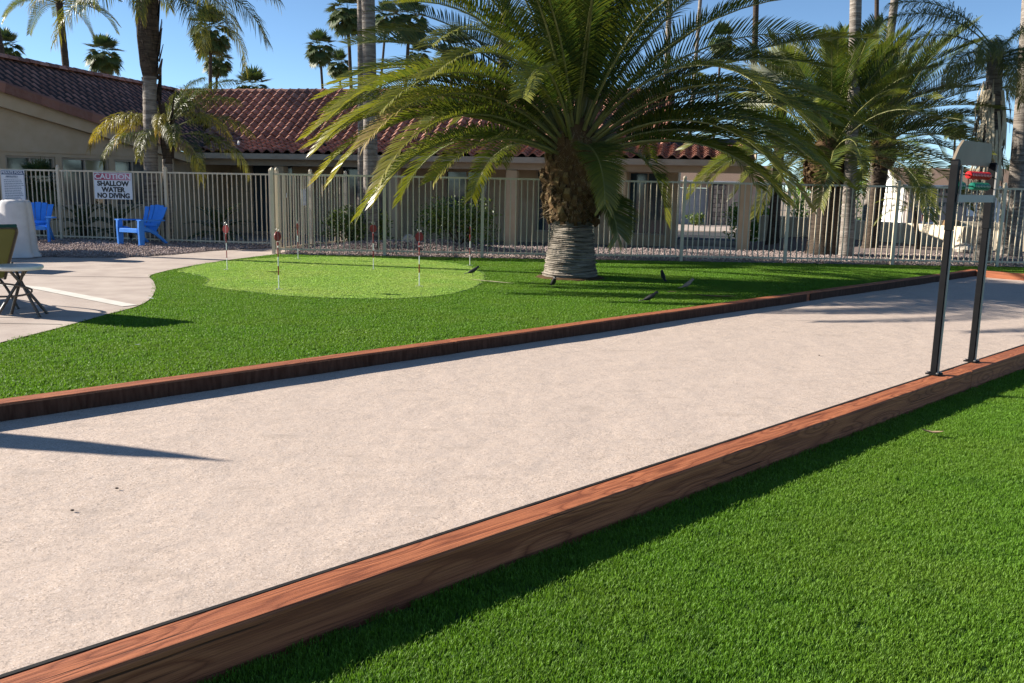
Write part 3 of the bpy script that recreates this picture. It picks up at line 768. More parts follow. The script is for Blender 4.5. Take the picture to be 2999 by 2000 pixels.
# rake tiles on the right end of the upper roof
for k in range(9):
    s0 = k * 0.34; o = link('ridge_tile', RIDGE_ME, house)
    o.matrix_basis = frame((XR, BRK_Y + up2.y * s0, BRK_Z + up2.z * s0 + 0.03), up2, (-1, 0, 0))
m = MB()
m.add([(-8.9, 0, EAVE - .02), (XE, 0, EAVE - .02), (XE, BRK_Y, BRK_Z - .02), (-8.9, BRK_Y, BRK_Z - .02), (XR, BRK_Y, BRK_Z - .02), (XR, RID_Y, RID_Z - .03), (XL, RID_Y, RID_Z - .03), (XL, BRK_Y, BRK_Z - .02), (XR, 8.0, 1.79), (XL, 8.0, 1.79),
       (XE, 4.4, 2.9), (XR, 4.4, 2.9)],
      [(0, 1, 2, 3), (7, 4, 5, 6), (6, 5, 8, 9), (4, 2, 10, 11)])
m.obj('roof', MT['underlay'], house)
MB().box((-1.9, -0.055, EAVE - 0.075), (14.4, 0.03, 0.135)).box((XE + .02, 2.2, 2.28), (0.03, 4.4, 0.16)).obj('fascia', MT['trim'], house)
MB().box((-1.9, 0.95, 2.085), (14.3, 1.9, 0.02)).obj('soffit', MT['soffit'], house)
MB().box((-1.8, 0.5, 1.99), (14.2, 0.24, 0.17)).obj('beam', MT['trim'], house)
for cx in (-6.4, -3.35, -0.33, 2.30, 5.22):
    MB().bbox((cx, 0.5, 0.95), (0.28, 0.28, 1.9), 0.015).obj('column', MT['stucco'], house)
# recessed wall with openings
def wall_with_holes(x0, x1, z0, z1, y, th, holes, mat, parent, name='wall'):
    m = MB(); xs = sorted({x0, x1, *[h[0] for h in holes], *[h[1] for h in holes]})
    for a, b in zip(xs, xs[1:]):
        cut = [h for h in holes if h[0] <= a + 1e-6 and h[1] >= b - 1e-6]
        z = z0
        for h in sorted(cut, key=lambda h: h[2]):
            if h[2] > z: m.box(((a + b) / 2, y, (z + h[2]) / 2), (b - a, th, h[2] - z))
            z = h[3]
        if z < z1: m.box(((a + b) / 2, y, (z + z1) / 2), (b - a, th, z1 - z))
    return m.obj(name, mat, parent)
def window(x0, x1, z0, z1, y, parent, glass='glass', bars=1, blind=False):
    w = MB().box(((x0 + x1) / 2, y + 0.05, (z0 + z1) / 2), (x1 - x0 - 0.08, 0.012, z1 - z0 - 0.08)).obj('window', MT[glass], parent)
    f = MB(); t = 0.045
    f.box(((x0 + x1) / 2, y, z1 - t / 2), (x1 - x0, 0.07, t)).box(((x0 + x1) / 2, y, z0 + t / 2), (x1 - x0, 0.07, t))
    f.box((x0 + t / 2, y, (z0 + z1) / 2), (t, 0.07, z1 - z0 - 2 * t)).box((x1 - t / 2, y, (z0 + z1) / 2), (t, 0.07, z1 - z0 - 2 * t))
    for k in range(1, bars + 1):
        f.box((x0 + (x1 - x0) * k / (bars + 1), y + .01, (z0 + z1) / 2), (t * .8, 0.05, z1 - z0 - 2 * t))
    f.obj('frame', MT['trim'], w)
    return w
ops = [(-8.3, -7.0, 0.05, 2.0), (-5.6, -4.2, 0.05, 2.0), (-2.6, -1.4, 0.8, 1.9), (-0.1, 1.25, 0.32, 1.95), (2.35, 3.35, 0.32, 1.95)]
wall_with_holes(-9.2, 3.62, 0, 2.07, 2.62, 0.16, ops, MT['stucco'], house)
for o_ in ops: window(*o_, 2.60, house, 'glass_blue', 1)
MB().box((3.62 - .08, 5.2, 1.2), (0.16, 5.0, 2.4)).box((-4.0, 7.75, 1.0), (15.0, 0.16, 1.9)).obj('wall', MT['stucco'], house)
m = MB(); m.add([(XR - .05, BRK_Y, 2.05), (XR - .05, 7.9, 1.75), (XR - .05, RID_Y, RID_Z - .08), (XR - .05, BRK_Y, BRK_Z - .04)], [(0, 1, 2, 3)]); m.obj('gable', MT['stucco'], house)
MB().box((-8.98, 1.05, 1.05), (0.2, 3.4, 2.1)).obj('wall', MT['stucco'], house)
MB().box((-1.9, 1.55, 0.01), (14.8, 3.3, 0.05)).obj('patio_slab', MT['concrete'], house)
MB().lathe([(0.09, 0), (0.1, 0.02), (0.06, 0.05), (0.05, 0.12), (0.07, 0.13), (0.02, 0.15)], 10, (-5.4, 0.9, EAVE + 0.24)).obj('roof_vent', MT['steel_dark'], house)
MB().tube([(-7.6, .55, 2.36), (-7.56, .56, 2.52)], .03, 8).obj('vent_pipe', MT['trim_white'], house)

# gabled wing at the left: its end wall runs obliquely toward the viewer
PHI = math.atan2(0.913, 0.409)
W_IN_H = Matrix.Translation((-8.45, -0.3, 0)) @ Matrix.Rotation(PHI, 4, 'Z')
w0 = Matrix.Translation(HO) @ Matrix.Rotation(HA, 4, 'Z') @ Matrix.Scale(HK, 4) @ W_IN_H
wing = thing('gabled_wing', 'tan gabled wing with a row of windows at the left', 'house', w0.translation, HA + PHI)
wing.scale = (HK,) * 3
WI = W_IN_H.inverted()
cells = []
upw = Vector((-1, 0, 0.60)).normalized()
def y_rake(x): return -0.3 + 2.232 * (x + 8.45)
for r_ in range(15):
    s0 = -0.06 + r_ * 0.25; x = -8.45 + upw.x * s0; z = 2.28 + upw.z * s0
    y = -8.1
    while y < 4.4:
        if y > y_rake(x) - 0.10 and (y < -0.1 or z > z_main(y + 0.13) - 0.05):
            cells.append((WI @ jitter(frame((x, y + 0.27, z), (0, -1, 0), upw)), abs(y + 2.5) + r_ * 0.05))
        y += 0.27
lay_tiles(cells, wing, 300)
m = MB(); hv = [(-8.45, -0.3, 2.25), (-8.45, 0.9, 2.25), (-8.96, 1.65, 2.55), (-11.62, 4.2, 4.14), (-11.62, -7.38, 4.14), (-14.8, -0.3, 2.25), (-14.8, 9, 2.25), (-11.62, 9, 4.14)]
m.add([WI @ Vector(p) for p in hv], [(0, 1, 2, 3, 4), (4, 3, 7, 6, 5)])
m.obj('roof', MT['underlay'], wing)
for k in range(35):
    o = link('ridge_tile', RIDGE_ME, wing); o.matrix_basis = WI @ frame((-11.62, -7.3 + k * 0.335, 4.16 + rng.uniform(0, .01)), (0, 1, 0), (-1, 0, 0))
# large rake tiles along the sloping edge
rk = MB(); pr = [(-0.11, -0.17), (-0.11, 0.02), (-0.07, 0.07), (0.02, 0.085), (0.10, 0.06), (0.14, 0.02)]
vs = []
for s_, g in ((0.0, 1.0), (0.42, 0.94)):
    vs += [(s_, y * g, z * g) for y, z in pr]
vs += [(0.0, y * 0.86, z * 0.86) for y, z in pr]
k_ = len(pr)
rk.add(vs, [(i, i + 1, k_ + i + 1, k_ + i)[::-1] for i in range(k_ - 1)] + [(2 * k_ + i, 2 * k_ + i + 1, i + 1, i)[::-1] for i in range(k_ - 1)])
RAKE_ME = rk.mesh('rake_tile', MT['tile'])
RS = 0.2453
ru = Vector((-1, 0, RS)).normalized()
for k in range(21):
    s0 = -0.05 + k * 0.385; o = link('rake_tile', RAKE_ME, wing)
    o.matrix_basis = Matrix(((ru.x, 0, ru.z, ru.x * s0), (0, 1, 0, 0.02), (ru.z, 0, -ru.x, 2.30 + ru.z * s0), (0, 0, 0, 1)))
zr = lambda x: 2.27 - RS * x
m = MB(); m.plate([(0.05, zr(0.05) - 0.12), (-7.8, zr(-7.8) - 0.12), (-7.8, zr(-7.8) - 0.50), (0.05, zr(0) - 0.34)], Matrix.Translation((0, 0.12, 0)), 0.16); m.obj('barge_band', MT['stucco'], wing)
wops = [(-5.62, -4.56, 0.85, 1.95), (-4.42, -3.34, 0.85, 1.95), (-3.2, -2.07, 0.85, 1.95), (-1.94, -0.95, 0.85, 1.95)]
wall_with_holes(-7.6, -0.35, 0, 2.05, 0.30, 0.2, wops, MT['stucco'], wing)
for q, (a, b, c0, c1) in enumerate(wops):
    w = window(a, b, c0, c1, 0.27, wing, 'glass', 1)
    MB().box(((a + b) / 2, 0.52, (c0 + c1) / 2), (b - a + .3, 0.02, c1 - c0 + .2)).obj('blind', MT['blind'], w)
m = MB(); m.plate([(-0.35, 2.07), (-0.35, zr(-0.35) - 0.14), (-7.6, zr(-7.6) - 0.14), (-7.6, 2.07)], Matrix.Translation((0, 0.30, 0)), 0.2); m.obj('gable_wall', MT['stucco'], wing)
MB().box((-3.95, 0.19, 2.06), (7.3, 0.03, 0.05)).obj('trim_band', MT['stucco'], wing)
MB().box((-0.45, 1.9, 1.1), (0.2, 3.0, 2.2)).obj('wall', MT['stucco'], wing)
MB().box((-3.3, 0.17, 0.82), (5.2, 0.06, 0.05)).obj('sill', MT['trim'], wing)

# ------------------------------------------------------------------ low wall, far buildings at the right
lw = thing('low_wall', 'low cream stucco wall in sun behind the right part of the fence', 'wall', (0, 0, 0))
def seg_wall(pts, h, th, mat, parent, name='wall', z0=-0.5):
    for (ax, ay), (bx, by) in zip(pts, pts[1:]):
        d = Vector((bx - ax, by - ay))
        MB().bbox((0, 0, (h + z0) / 2), (d.length + th * 0.5, th, h - z0), 0.02).obj(name, mat, parent, ((ax + bx) / 2, (ay + by) / 2, 0), math.atan2(d.y, d.x))
seg_wall([(9.3, 33.8), (12.2, 28.0), (13.0, 25.3)], 0.62, 0.2, MT['stucco_cream'], lw, 'panel')
lw2 = thing('low_wall', 'low cream stucco wall with brown pilasters under the white gabled building', 'wall', (0, 0, 0))
seg_wall([(13.0, 27.9), (17.6, 25.4), (22, 23.2)], 0.72, 0.2, MT['stucco_cream'], lw2, 'panel')
for px, py in ((13.3, 27.5), (15.35, 26.4), (16.5, 25.8)):
    MB().bbox((px, py, 0.15), (0.38, 0.34, 1.2), 0.02).obj('pilaster', MT['soffit'], lw2, (0, 0, 0), 0)

rb = thing('small_office', 'small white gabled building with brown shingle roof at the far right', 'building', (18.2, 42.0, -0.5), R(-8))
RBW, RBD, RBE, RBR = 11.0, 5.2, 2.35, 3.2
wall_with_holes(0, RBW, 0, RBE, 0.1, 0.2, [(3.55, 4.35, 0.15, 2.1), (5.4, 6.6, 0.8, 2.0)], MT['stucco_pink'], rb)
window(5.4, 6.6, 0.8, 2.0, 0.1, rb, 'glass', 1)
MB().box((3.95, 0.12, 1.12), (0.8, 0.05, 1.95)).obj('door', MT['trim_white'], rb)
m = MB(); m.plate([(0.2, 0), (RBD, 0), (RBD, RBE), (RBD / 2, RBR - .1), (0.2, RBE)], Matrix.Rotation(R(90), 4, 'Z'), 0.2); m.obj('gable_wall', MT['stucco_white'], rb)
m = MB()
for sgn, yy in ((1, -0.45), (-1, RBD + 0.45)):
    ye = yy; yr = RBD / 2; ze = RBE - 0.02; zr = RBR
    m.add([(-0.45, ye, ze), (RBW + .4, ye, ze), (RBW + .4, yr, zr), (-0.45, yr, zr), (-0.45, ye, ze + .07), (RBW + .4, ye, ze + .07), (RBW + .4, yr, zr + .07), (-0.45, yr, zr + .07)],
          [(0, 1, 2, 3), (4, 5, 6, 7), (0, 1, 5, 4), (0, 3, 7, 4), (1, 2, 6, 5)])
m.obj('roof', MT['shingle'], rb)
MB().box((RBW / 2, -0.47, RBE + .0), (RBW + .85, 0.03, 0.15)).obj('fascia', MT['trim_white'], rb)
m = MB(); m.plate([(-0.5, RBE - .15), (-.5, RBE + .0), (RBD / 2, RBR + .08), (RBD + .5, RBE), (RBD + .5, RBE - .15), (RBD / 2, RBR - .12)], Matrix.Translation((-0.47, 0, 0)) @ Matrix.Rotation(R(90), 4, 'Z'), 0.03); m.obj('barge_board', MT['trim_white'], rb)
# unreadable green wall letters, three rows
r = random.Random(11)
for row, (x0, x1, z) in enumerate(((0.55, 3.2, 2.16), (0.35, 3.25, 1.86), (0.95, 2.65, 1.56))):
    x = x0; m = MB()
    while x < x1:
        w = r.uniform(0.10, 0.17)
        if r.random() > 0.12:
            m.box((x + 0.02, -0.012, z), (0.045, 0.02, 0.17)).box((x + w, -0.012, z), (0.04, 0.02, 0.17))
            m.box((x + w / 2 + .01, -0.012, z + r.choice((-0.065, 0, 0.065))), (w - 0.03, 0.02, 0.04))
        x += w + 0.09
    m.obj('wall_lettering', MT['green_letter'], rb)
po = thing('open_house_poster', 'white poster with a red OPEN HOUSE band on the office wall', 'poster', (19.15, 41.82, 0.05), R(-8))
MB().box((0, 0, 0.55), (0.62, 0.02, 0.9)).obj('sheet', MT['sign_white'], po)
MB().box((0, -0.014, 0.36), (0.60, 0.008, 0.30)).obj('red_band', MT['sign_red'], po)
MB().lathe([(0.001, -.006), (0.08, -.005), (0.08, .005), (0.001, .006)], 10, (0, 0, 0)).obj('emblem', MT['rachis'], po, (0.05, -0.014, 0.78)).rotation_euler = (R(90), 0, 0)
o = link('lettering', text_mesh('OPEN', 0.15, MT['sign_white'], 0.004), po, (0, -0.021, 0.435))
o = link('lettering', text_mesh('HOUSE', 0.15, MT['sign_white'], 0.004), po, (0, -0.021, 0.295))
nb_ = MB().box((0, 0, 0), (0.5, 0.02, 0.55)).obj('wall_notice', MT['sign_white'], None, (21.0, 41.55, 0.82), R(-8)); tag(nb_, 'plain pale notice board right of the OPEN HOUSE poster', 'notice')

gh = thing('far_garage_house', 'far house with a grey garage door and stone pier seen under the palm fronds', 'house', (7.0, 52.0, -0.5))
wall_with_holes(0, 8, 0, 2.35, 0.1, 0.2, [(1.9, 4.15, 0.0, 2.1)], MT['stucco_pink'], gh)
gd = MB().box((3.02, 0.16, 1.04), (2.22, 0.05, 2.08)).obj('garage_door', MT['garage'], gh)
for k in range(4): MB().box((3.02, 0.128, 0.28 + 0.52 * k), (2.16, 0.02, 0.47)).obj('door_panel', MT['garage'], gd)
MB().box((4, -0.5, 2.42), (9, 0.04, 0.16)).obj('fascia', MT['trim_white'], gh)
m = MB(); m.add([(-.5, -.5, 2.48), (8.5, -.5, 2.48), (8.5, 3.5, 3.5), (-.5, 3.5, 3.5), (8.5, 7.5, 2.48), (-.5, 7.5, 2.48)], [(0, 1, 2, 3), (3, 2, 4, 5)]); m.obj('roof', MT['shingle'], gh)
pier = MB().box((4.62, -0.25, 1.15), (0.72, 0.45, 2.3)).obj('pier', MT['joint'], gh)
r = random.Random(5)
for row in range(9):
    x = 4.27
    while x < 4.93:
        w = r.uniform(0.16, 0.3); w = min(w, 4.97 - x)
        MB().bbox((x + w / 2, -0.49, 0.14 + row * 0.25), (w - 0.025, 0.05, 0.225), 0.02).obj('stone', MT['fieldstone'], pier); x += w
struct(MB().prism([(7.5, 44), (12.5, 44), (12.5, 52), (7.5, 52)], -0.52, -0.48).obj('driveway', MT['concrete']))
struct(MB().prism([(2, 36.5), (60, 36.5), (60, 43.2), (2, 43.2)], -0.54, -0.49).obj('road', MT['asphalt']))

# ------------------------------------------------------------------ palms
Z = Vector((0, 0, 1))
def two_mat(leaf, rib, name, m1, m2):
    me = bpy.data.meshes.new(name)
    o = len(leaf.v)
    me.from_pydata(leaf.v + rib.v, [], leaf.f + [tuple(i + o for i in f) for f in rib.f])
    at = me.attributes.new('tone', 'FLOAT', 'POINT'); at.data.foreach_set('value', leaf.t + rib.t)
    me.materials.append(m1); me.materials.append(m2)
    me.polygons.foreach_set('material_index', [0] * len(leaf.f) + [1] * len(rib.f))
    me.update(); return me
def pinnate(L, e0, bend, n, leaf, w, seed, vup=22, f0=68, f1=28, grav=0.35, pw=1.25, pet=0.14, plum=10, tone=(0.0, 0.3), sway=0.0, rr=0.022, twist=0.0, split=0.0, jt=1.0):
    r = random.Random(seed); lf = MB(); rb_ = MB(); K = 22
    P = [Vector((0, 0, 0))]; Tn = []
    for i in range(K + 1):
        s = i / K; th = R(e0) - R(bend) * s ** pw; yaw = R(sway) * s
        t = Vector((math.cos(th) * math.cos(yaw), math.cos(th) * math.sin(yaw), math.sin(th))); Tn.append(t)
        if i < K: P.append(P[-1] + t * (L / K))
    rb_.tube(P[::2], [rr * (1 - 0.85 * (i / K)) * (1.5 if i == 0 else 1) for i in range(0, K + 1, 2)], 5)
    for side in (-1, 1):
        for k in range(n):
            s = pet + (1 - pet) * (k + 0.5 * (side > 0) + r.uniform(-.25, .25) * jt) / n; s = min(max(s, pet), 0.999)
            i = min(int(s * K), K - 1); q = s * K - i
            p = P[i].lerp(P[i + 1], q); T = Tn[i].lerp(Tn[i + 1], q).normalized()
            yaw = R(sway) * s; B = Vector((-math.sin(yaw), math.cos(yaw), 0)); U = T.cross(B) * -1
            if U.z < 0 and abs(T.z) < 0.98: U = -U
            tw = R(twist) * s
            B, U = B * math.cos(tw) + U * math.sin(tw), U * math.cos(tw) - B * math.sin(tw)
            u = (s - pet) / (1 - pet)
            ln = leaf * min(1, 0.35 + u * 3.2) * (1 - 0.5 * max(0, u - 0.4) / 0.6) * (1 + jt * r.uniform(-.15, .1))
            if r.random() < split: ln *= r.uniform(0.2, 0.6)
            f = R(f0 + (f1 - f0) * u + r.uniform(-7, 7) * jt); v = R(vup + r.uniform(-plum, plum))
            d = T * math.cos(f) + (B * side * math.cos(v) + U * math.sin(v)) * math.sin(f)
            p1 = p + d * ln * .35
            d2 = (d - Z * grav * 0.5 * r.uniform(.6, 1.3)).normalized(); p2 = p1 + d2 * ln * .35
            d3 = (d - Z * grav * 1.1 * r.uniform(.6, 1.3)).normalized(); p3 = p2 + d3 * ln * .30
            W = (T - d * T.dot(d)); W = W.normalized() * w * 0.5 if W.length > 1e-4 else B * w * .5
            W = W + U * w * r.uniform(-.25, .25) * jt
            t0 = tone[0] + (tone[1] - tone[0]) * u * u + r.uniform(-.06, .10)
            lf.add([p - W * .6, p + W * .6, p1 + W, p1 - W, p2 + W * .8, p2 - W * .8, p3], [(0, 1, 2, 3), (3, 2, 4, 5), (5, 4, 6)], [t0, t0, t0, t0, t0 + .05, t0 + .05, t0 + .25])
    return lf, rb_
def fan_leaf(m, base, d, B, pet, rad, nseg, r, droop, tone, spread=118, w=0.15):
    d = d.normalized(); U = B.cross(d).normalized() * -1
    if U.z < 0: U = -U
    hub = base + d * pet - Z * pet * pet * 0.10 * droop
    d = (d * .6 - Z * .62 * (1 - max(0.0, d.z))).normalized()
    B = B - d * B.dot(d); B.normalize(); U = B.cross(d).normalized()
    if U.dot(Z) < 0: U = -U
    m.add([base + B * .015, base - B * .015, hub - B * .010, hub + B * .010], [(0, 1, 2, 3)], tone)
    for k in range(nseg):
        a = R(-spread + 2 * spread * (k + .5) / nseg + r.uniform(-3, 3)); ln = rad * (0.72 + 0.28 * math.cos(a * 0.75)) * r.uniform(.88, 1.08)
        e = (d * math.cos(a) + B * math.sin(a) + U * 0.22).normalized(); W = e.cross(U).normalized() * w * .5
        p1 = hub + e * ln * .55; e2 = (e - Z * droop * r.uniform(.5, 1.2)).normalized(); p2 = p1 + e2 * ln * .45
        t = tone + r.uniform(-.05, .08)
        m.add([hub - W * .3, hub + W * .3, p1 + W, p1 - W, p2], [(0, 1, 2, 3), (3, 2, 4)], [t, t, t, t, t + .2])
def fan_crown(seed, n=40, pet=1.0, rad=1.05, skirt=20, nseg=18, e_hi=82, e_lo=-66, w=0.17, droop=0.35):
    r = random.Random(seed); m = MB(); s = MB()
    for i in range(n):
        a = i * 2.39996 + r.uniform(-.2, .2); e = R(e_hi + (e_lo - e_hi) * (i / n) ** 0.9 + r.uniform(-6, 6))
        d = Vector((math.cos(a) * math.cos(e), math.sin(a) * math.cos(e), math.sin(e))); B = Vector((-math.sin(a), math.cos(a), 0))
        fan_leaf(m, Vector((0, 0, -0.25 * i / n)) + d * .1, d, B, pet * r.uniform(.75, 1.1), rad * r.uniform(.85, 1.1), nseg, r, droop * (0.3 + 1.2 * i / n), 0.02 + 0.22 * (i / n) ** 2, 118, w)
    for i in range(skirt):
        a = i * 2.39996 + 1; e = R(r.uniform(-88, -66))
        d = Vector((math.cos(a) * math.cos(e), math.sin(a) * math.cos(e), math.sin(e))); B = Vector((-math.sin(a), math.cos(a), 0))
        fan_leaf(s, Vector((0, 0, -0.25)), d, B, pet * .8 * r.uniform(.5, 1.1), rad * r.uniform(.7, 1.0), nseg - 4, r, 1.1, 0.62, 80, .09)
    return m, s
FAN = []
for sd in (1, 2, 3):
    c_, s_ = fan_crown(sd)
    FAN.append((c_.mesh('crown', MT['leaf_fan']), s_.mesh('dead_skirt', MT['leaf_fan'])))
def trunk_obj(parent, top, dia, mat, name='trunk', flare=1.5, z0=-0.6, sway=0.06, n=12, taper=0.8, rings=0):
    m = MB(); top = Vector(top); K = 14 if not rings else rings; pts = []; rad = []
    for i in range(K + 1):
        s = i / K; b = math.sin(s * math.pi) * sway * top.z * 0.1
        pts.append((top.x * s ** 1.2 + b, top.y * s + b * .3, z0 + (top.z - z0) * s))
        rad.append(dia / 2 * ((1 + (flare - 1) * math.exp(-s * 14)) * (1 - (1 - taper) * s)) * (1 + (0.03 * ((i % 2) * 2 - 1) if rings else 0.0)))
    m.tube(pts, rad, n); return m.obj(name, MT[mat], parent, smooth=True)
def fan_palm(loc, top, dia, label, k=0, sc=1.0, trunk='trunk_dark', skirt=True, group=None, name='fan_palm'):
    t = thing(name, label, 'palm tree', loc, 0, group)
    trunk_obj(t, top, dia, trunk)
    cr = link('crown', FAN[k % 3][0], t, top, rng.uniform(0, 6.28)); cr.scale = (sc,) * 3
    if skirt:
        sk = link('dead_skirt', FAN[k % 3][1], t, top, rng.uniform(0, 6.28)); sk.scale = (sc,) * 3
    return t

# --- the big date palm by the green
PB = Vector((0.98, 15.3, 0))
palm = thing('date_palm', 'large date palm with arching fronds and a pineapple-shaped trunk beside the putting green', 'palm tree', PB)
prof = []
for i in range(111):
    z = -0.05 + 1.12 * i / 110
    rr = 0.365 + 0.115 * math.exp(-max(z, 0) / 0.30) + 0.02 * math.sin(z * 5)
    prof.append((rr, z))
def jit(i, k, a, z):
    return (0.030 * mnoise.noise((math.cos(a) * 1.6, math.sin(a) * 1.6, z * 34)) + 0.012 * mnoise.noise((math.cos(a) * 9, math.sin(a) * 9, z * 12)) + 0.010 * (1 if (i % 3 == 0) else -0.6) + 0.02 * mnoise.noise((math.cos(a) * 1.3, math.sin(a) * 1.3, z * 2)))
tm = MB().lathe(prof, 72, jit=jit)
trunk = tm.obj('trunk', MT['trunk_main'], palm)
core = MB().lathe([(0.30, 0.95), (0.40, 1.05), (0.47, 1.3), (0.50, 1.6), (0.48, 1.9), (0.40, 2.2), (0.28, 2.5), (0.12, 2.75), (0.03, 2.85)], 20).obj('leaf_base_core', MT['boot'], palm, smooth=True)
bt = MB(); bt.add([(0, -.075, -.10), (0, .075, -.10), (0, .06, .10), (0, -.06, .10), (.10, -.05, -.015), (.10, .05, -.015), (.10, .042, .085), (.10, -.042, .085)],
                  [(0, 1, 5, 4), (1, 2, 6, 5), (2, 3, 7, 6), (3, 0, 4, 7)])
BOOT = two_mat(bt, MB().add([(.10, -.05, -.015), (.10, .05, -.015), (.10, .042, .085), (.10, -.042, .085), (.112, 0, .03)], [(0, 1, 4), (1, 2, 4), (2, 3, 4), (3, 0, 4)]), 'leaf_base', MT['boot'], MT['boot_cut'])
def boots(core_o, n, z0, z1, rad, sc=1.0, seed=3):
    r = random.Random(seed)
    for i in range(n):
        u = i / n; a = i * 2.39996; z = z0 + (z1 - z0) * u; rr = rad(u) - 0.02
        o = link('leaf_base', BOOT, core_o, (rr * math.cos(a), rr * math.sin(a), z))
        o.rotation_euler = (r.uniform(-.4, .4), R(-22 - 20 * u) + r.uniform(-.35, .35), a + r.uniform(-.25, .25)); q = sc * r.uniform(.8, 1.15); q *= r.uniform(.6, 1.1); o.scale = (q * r.uniform(.5, 1.5), q * r.uniform(.8, 1.2), q)
boots(core, 46, .92, 1.12, lambda u: 0.395 + .03 * u, .62, 5)
boots(core, 170, 1.02, 2.3, lambda u: 0.40 + 0.12 * math.sin(math.pi * min(1, u * 1.15)) - 0.06 * u)
MB().lathe([(.60, -.03), (.58, .004), (.52, .022), (.46, .03)], 48, jit=lambda i, k, a, z: .05 * mnoise.noise((math.cos(a) * 4, math.sin(a) * 4, i))).obj('root_collar', MT['boot'], palm)
# hairy fibre between the leaf bases
fb = MB(); r = random.Random(8)
for i in range(3200):
    a = r.uniform(0, 6.283); z = r.uniform(1.0, 2.45); rr = 0.46 + 0.06 * math.sin((z - 1) * 2.4)
    d = Vector((math.cos(a), math.sin(a), r.uniform(-.4, 1.0))).normalized(); p = Vector((rr * math.cos(a), rr * math.sin(a), z)); l = r.uniform(.05, .2); w = Vector((-math.sin(a), math.cos(a), 0)) * .004
    fb.add([p - w, p + w, p + d * l - Z * l * .3], [(0, 1, 2)])
fb.obj('trunk_fibre', MT['dead'], palm)
def frond_obj(parent, meshname, lf, rb_, base, az, leafmat='leaf_date'):
    o = link('frond', two_mat(lf, rb_, meshname, MT[leafmat], MT['rachis']), parent, base, az)
    return o
NF = 72
for i in range(NF):
    u = i / NF; r = random.Random(100 + i)
    az = i * 2.39996 + r.uniform(-.12, .12)
    e0 = 87 - 70 * u ** 0.95 + r.uniform(-5, 5); bend = 16 + 66 * u ** 0.8 + r.uniform(-8, 14)
    if u > .45 and abs((math.degrees(az) + 90 + 180) % 360 - 180) < 52 and r.random() < .8: continue
    L = (2.5 + 1.75 * min(1, u * 4)) * (1 - 0.16 * max(0, u - .6) / .4) * r.uniform(.92, 1.06)
    if e0 < 12: bend = min(bend, 70 + e0)
    old = max(0, u - .55)
    lf, rbm = pinnate(L, e0, bend, 92, 0.55, 0.022, 200 + i, vup=26, jt=.35, f0=72, f1=36, grav=0.14 + .25 * u, plum=6, tone=(0.0 + .06 * old, 0.06 + 0.5 * old + r.uniform(0, .14)), sway=r.uniform(-14, 14), twist=r.uniform(-60, 60), rr=0.026, split=.05)
    rb0 = 0.10 + 0.30 * u; zb = 2.72 - 0.72 * u
    frond_obj(palm, 'frond', lf, rbm, (rb0 * math.cos(az), rb0 * math.sin(az), zb), az)
# fronds hanging close in front of the trunk and out to the sides, as cut-over old leaves
for (az, e0, bend, L, zb, rb0, sd, tn) in ((-76, 0, 84, 1.75, 2.2, .36, 1, .2), (-150, 20, 84, 3.5, 2.1, .4, 2, .45), (-168, 30, 94, 4.1, 2.15, .4, 3, .5), (-158, 34, 88, 4.3, 2.2, .4, 31, .4), (-176, 26, 84, 4.3, 2.2, .4, 32, .5), (178, 34, 80, 4.5, 2.25, .4, 33, .35), (-142, 28, 92, 3.9, 2.15, .4, 34, .5), (172, 30, 70, 4.2, 2.25, .4, 4, .4), (-20, 30, 90, 4.2, 2.2, .4, 35, .45), (-26, 22, 86, 3.9, 2.15, .4, 36, .9), (-38, 28, 94, 3.8, 2.15, .4, 37, .4), (0, 26, 78, 4.5, 2.25, .38, 38, .35), (-132, 16, 60, 3.1, 2.05, .4, 5, .4), (-30, 16, 70, 3.5, 2.1, .4, 6, .5), (-14, 20, 66, 4.3, 2.15, .4, 7, .4), (8, 30, 50, 4.6, 2.3, .38, 8, .2), (2, 38, 44, 4.9, 2.4, .34, 20, .1), (-8, 26, 56, 4.7, 2.25, .36, 21, .3), (6, 52, 48, 4.9, 2.5, .3, 22, .05), (174, 36, 66, 4.2, 2.35, .36, 23, .2), (186, 24, 62, 4.2, 2.25, .38, 24, .4), (168, 52, 66, 4.0, 2.5, .3, 25, .1), (-128, 34, 76, 4.4, 2.3, .36, 51, .3), (-114, 37, 72, 4.4, 2.35, .34, 57, .25), (-104, 34, 72, 4.3, 2.3, .35, 58, .2), (-137, 30, 80, 4.3, 2.25, .38, 52, .95), (-120, 42, 74, 4.5, 2.4, .34, 53, .2), (-147, 36, 84, 4.5, 2.3, .36, 54, .4), (-42, 34, 80, 4.3, 2.3, .36, 55, .4), (-54, 38, 78, 4.2, 2.35, .34, 56, .3), (-112, 56, 62, 4.2, 2.5, .3, 41, .1), (-88, 62, 60, 4.0, 2.55, .28, 42, .1), (-128, 48, 66, 4.2, 2.45, .32, 43, .15), (-66, 52, 64, 4.1, 2.45, .32, 44, .15), (-140, 60, 58, 4.3, 2.55, .28, 45, .1), (14, 16, 44, 4.4, 2.2, .4, 26, .2), (195, 40, 70, 3.9, 2.35, .36, 10, .3), (-4, 42, 60, 4.1, 2.4, .34, 11, .1), (-48, -35, 50, 1.1, 1.6, .45, 13, .1)):
    lf, rbm = pinnate(L, e0, bend, 96, 0.55, 0.023, 400 + sd, vup=24, jt=.35, f0=72, f1=38, grav=0.28, plum=5, tone=(.05, tn + .15), sway=rng.uniform(-10, 10), rr=0.026)
    a = R(az)
    frond_obj(palm, 'frond', lf, rbm, (rb0 * math.cos(a), rb0 * math.sin(a), zb), a)

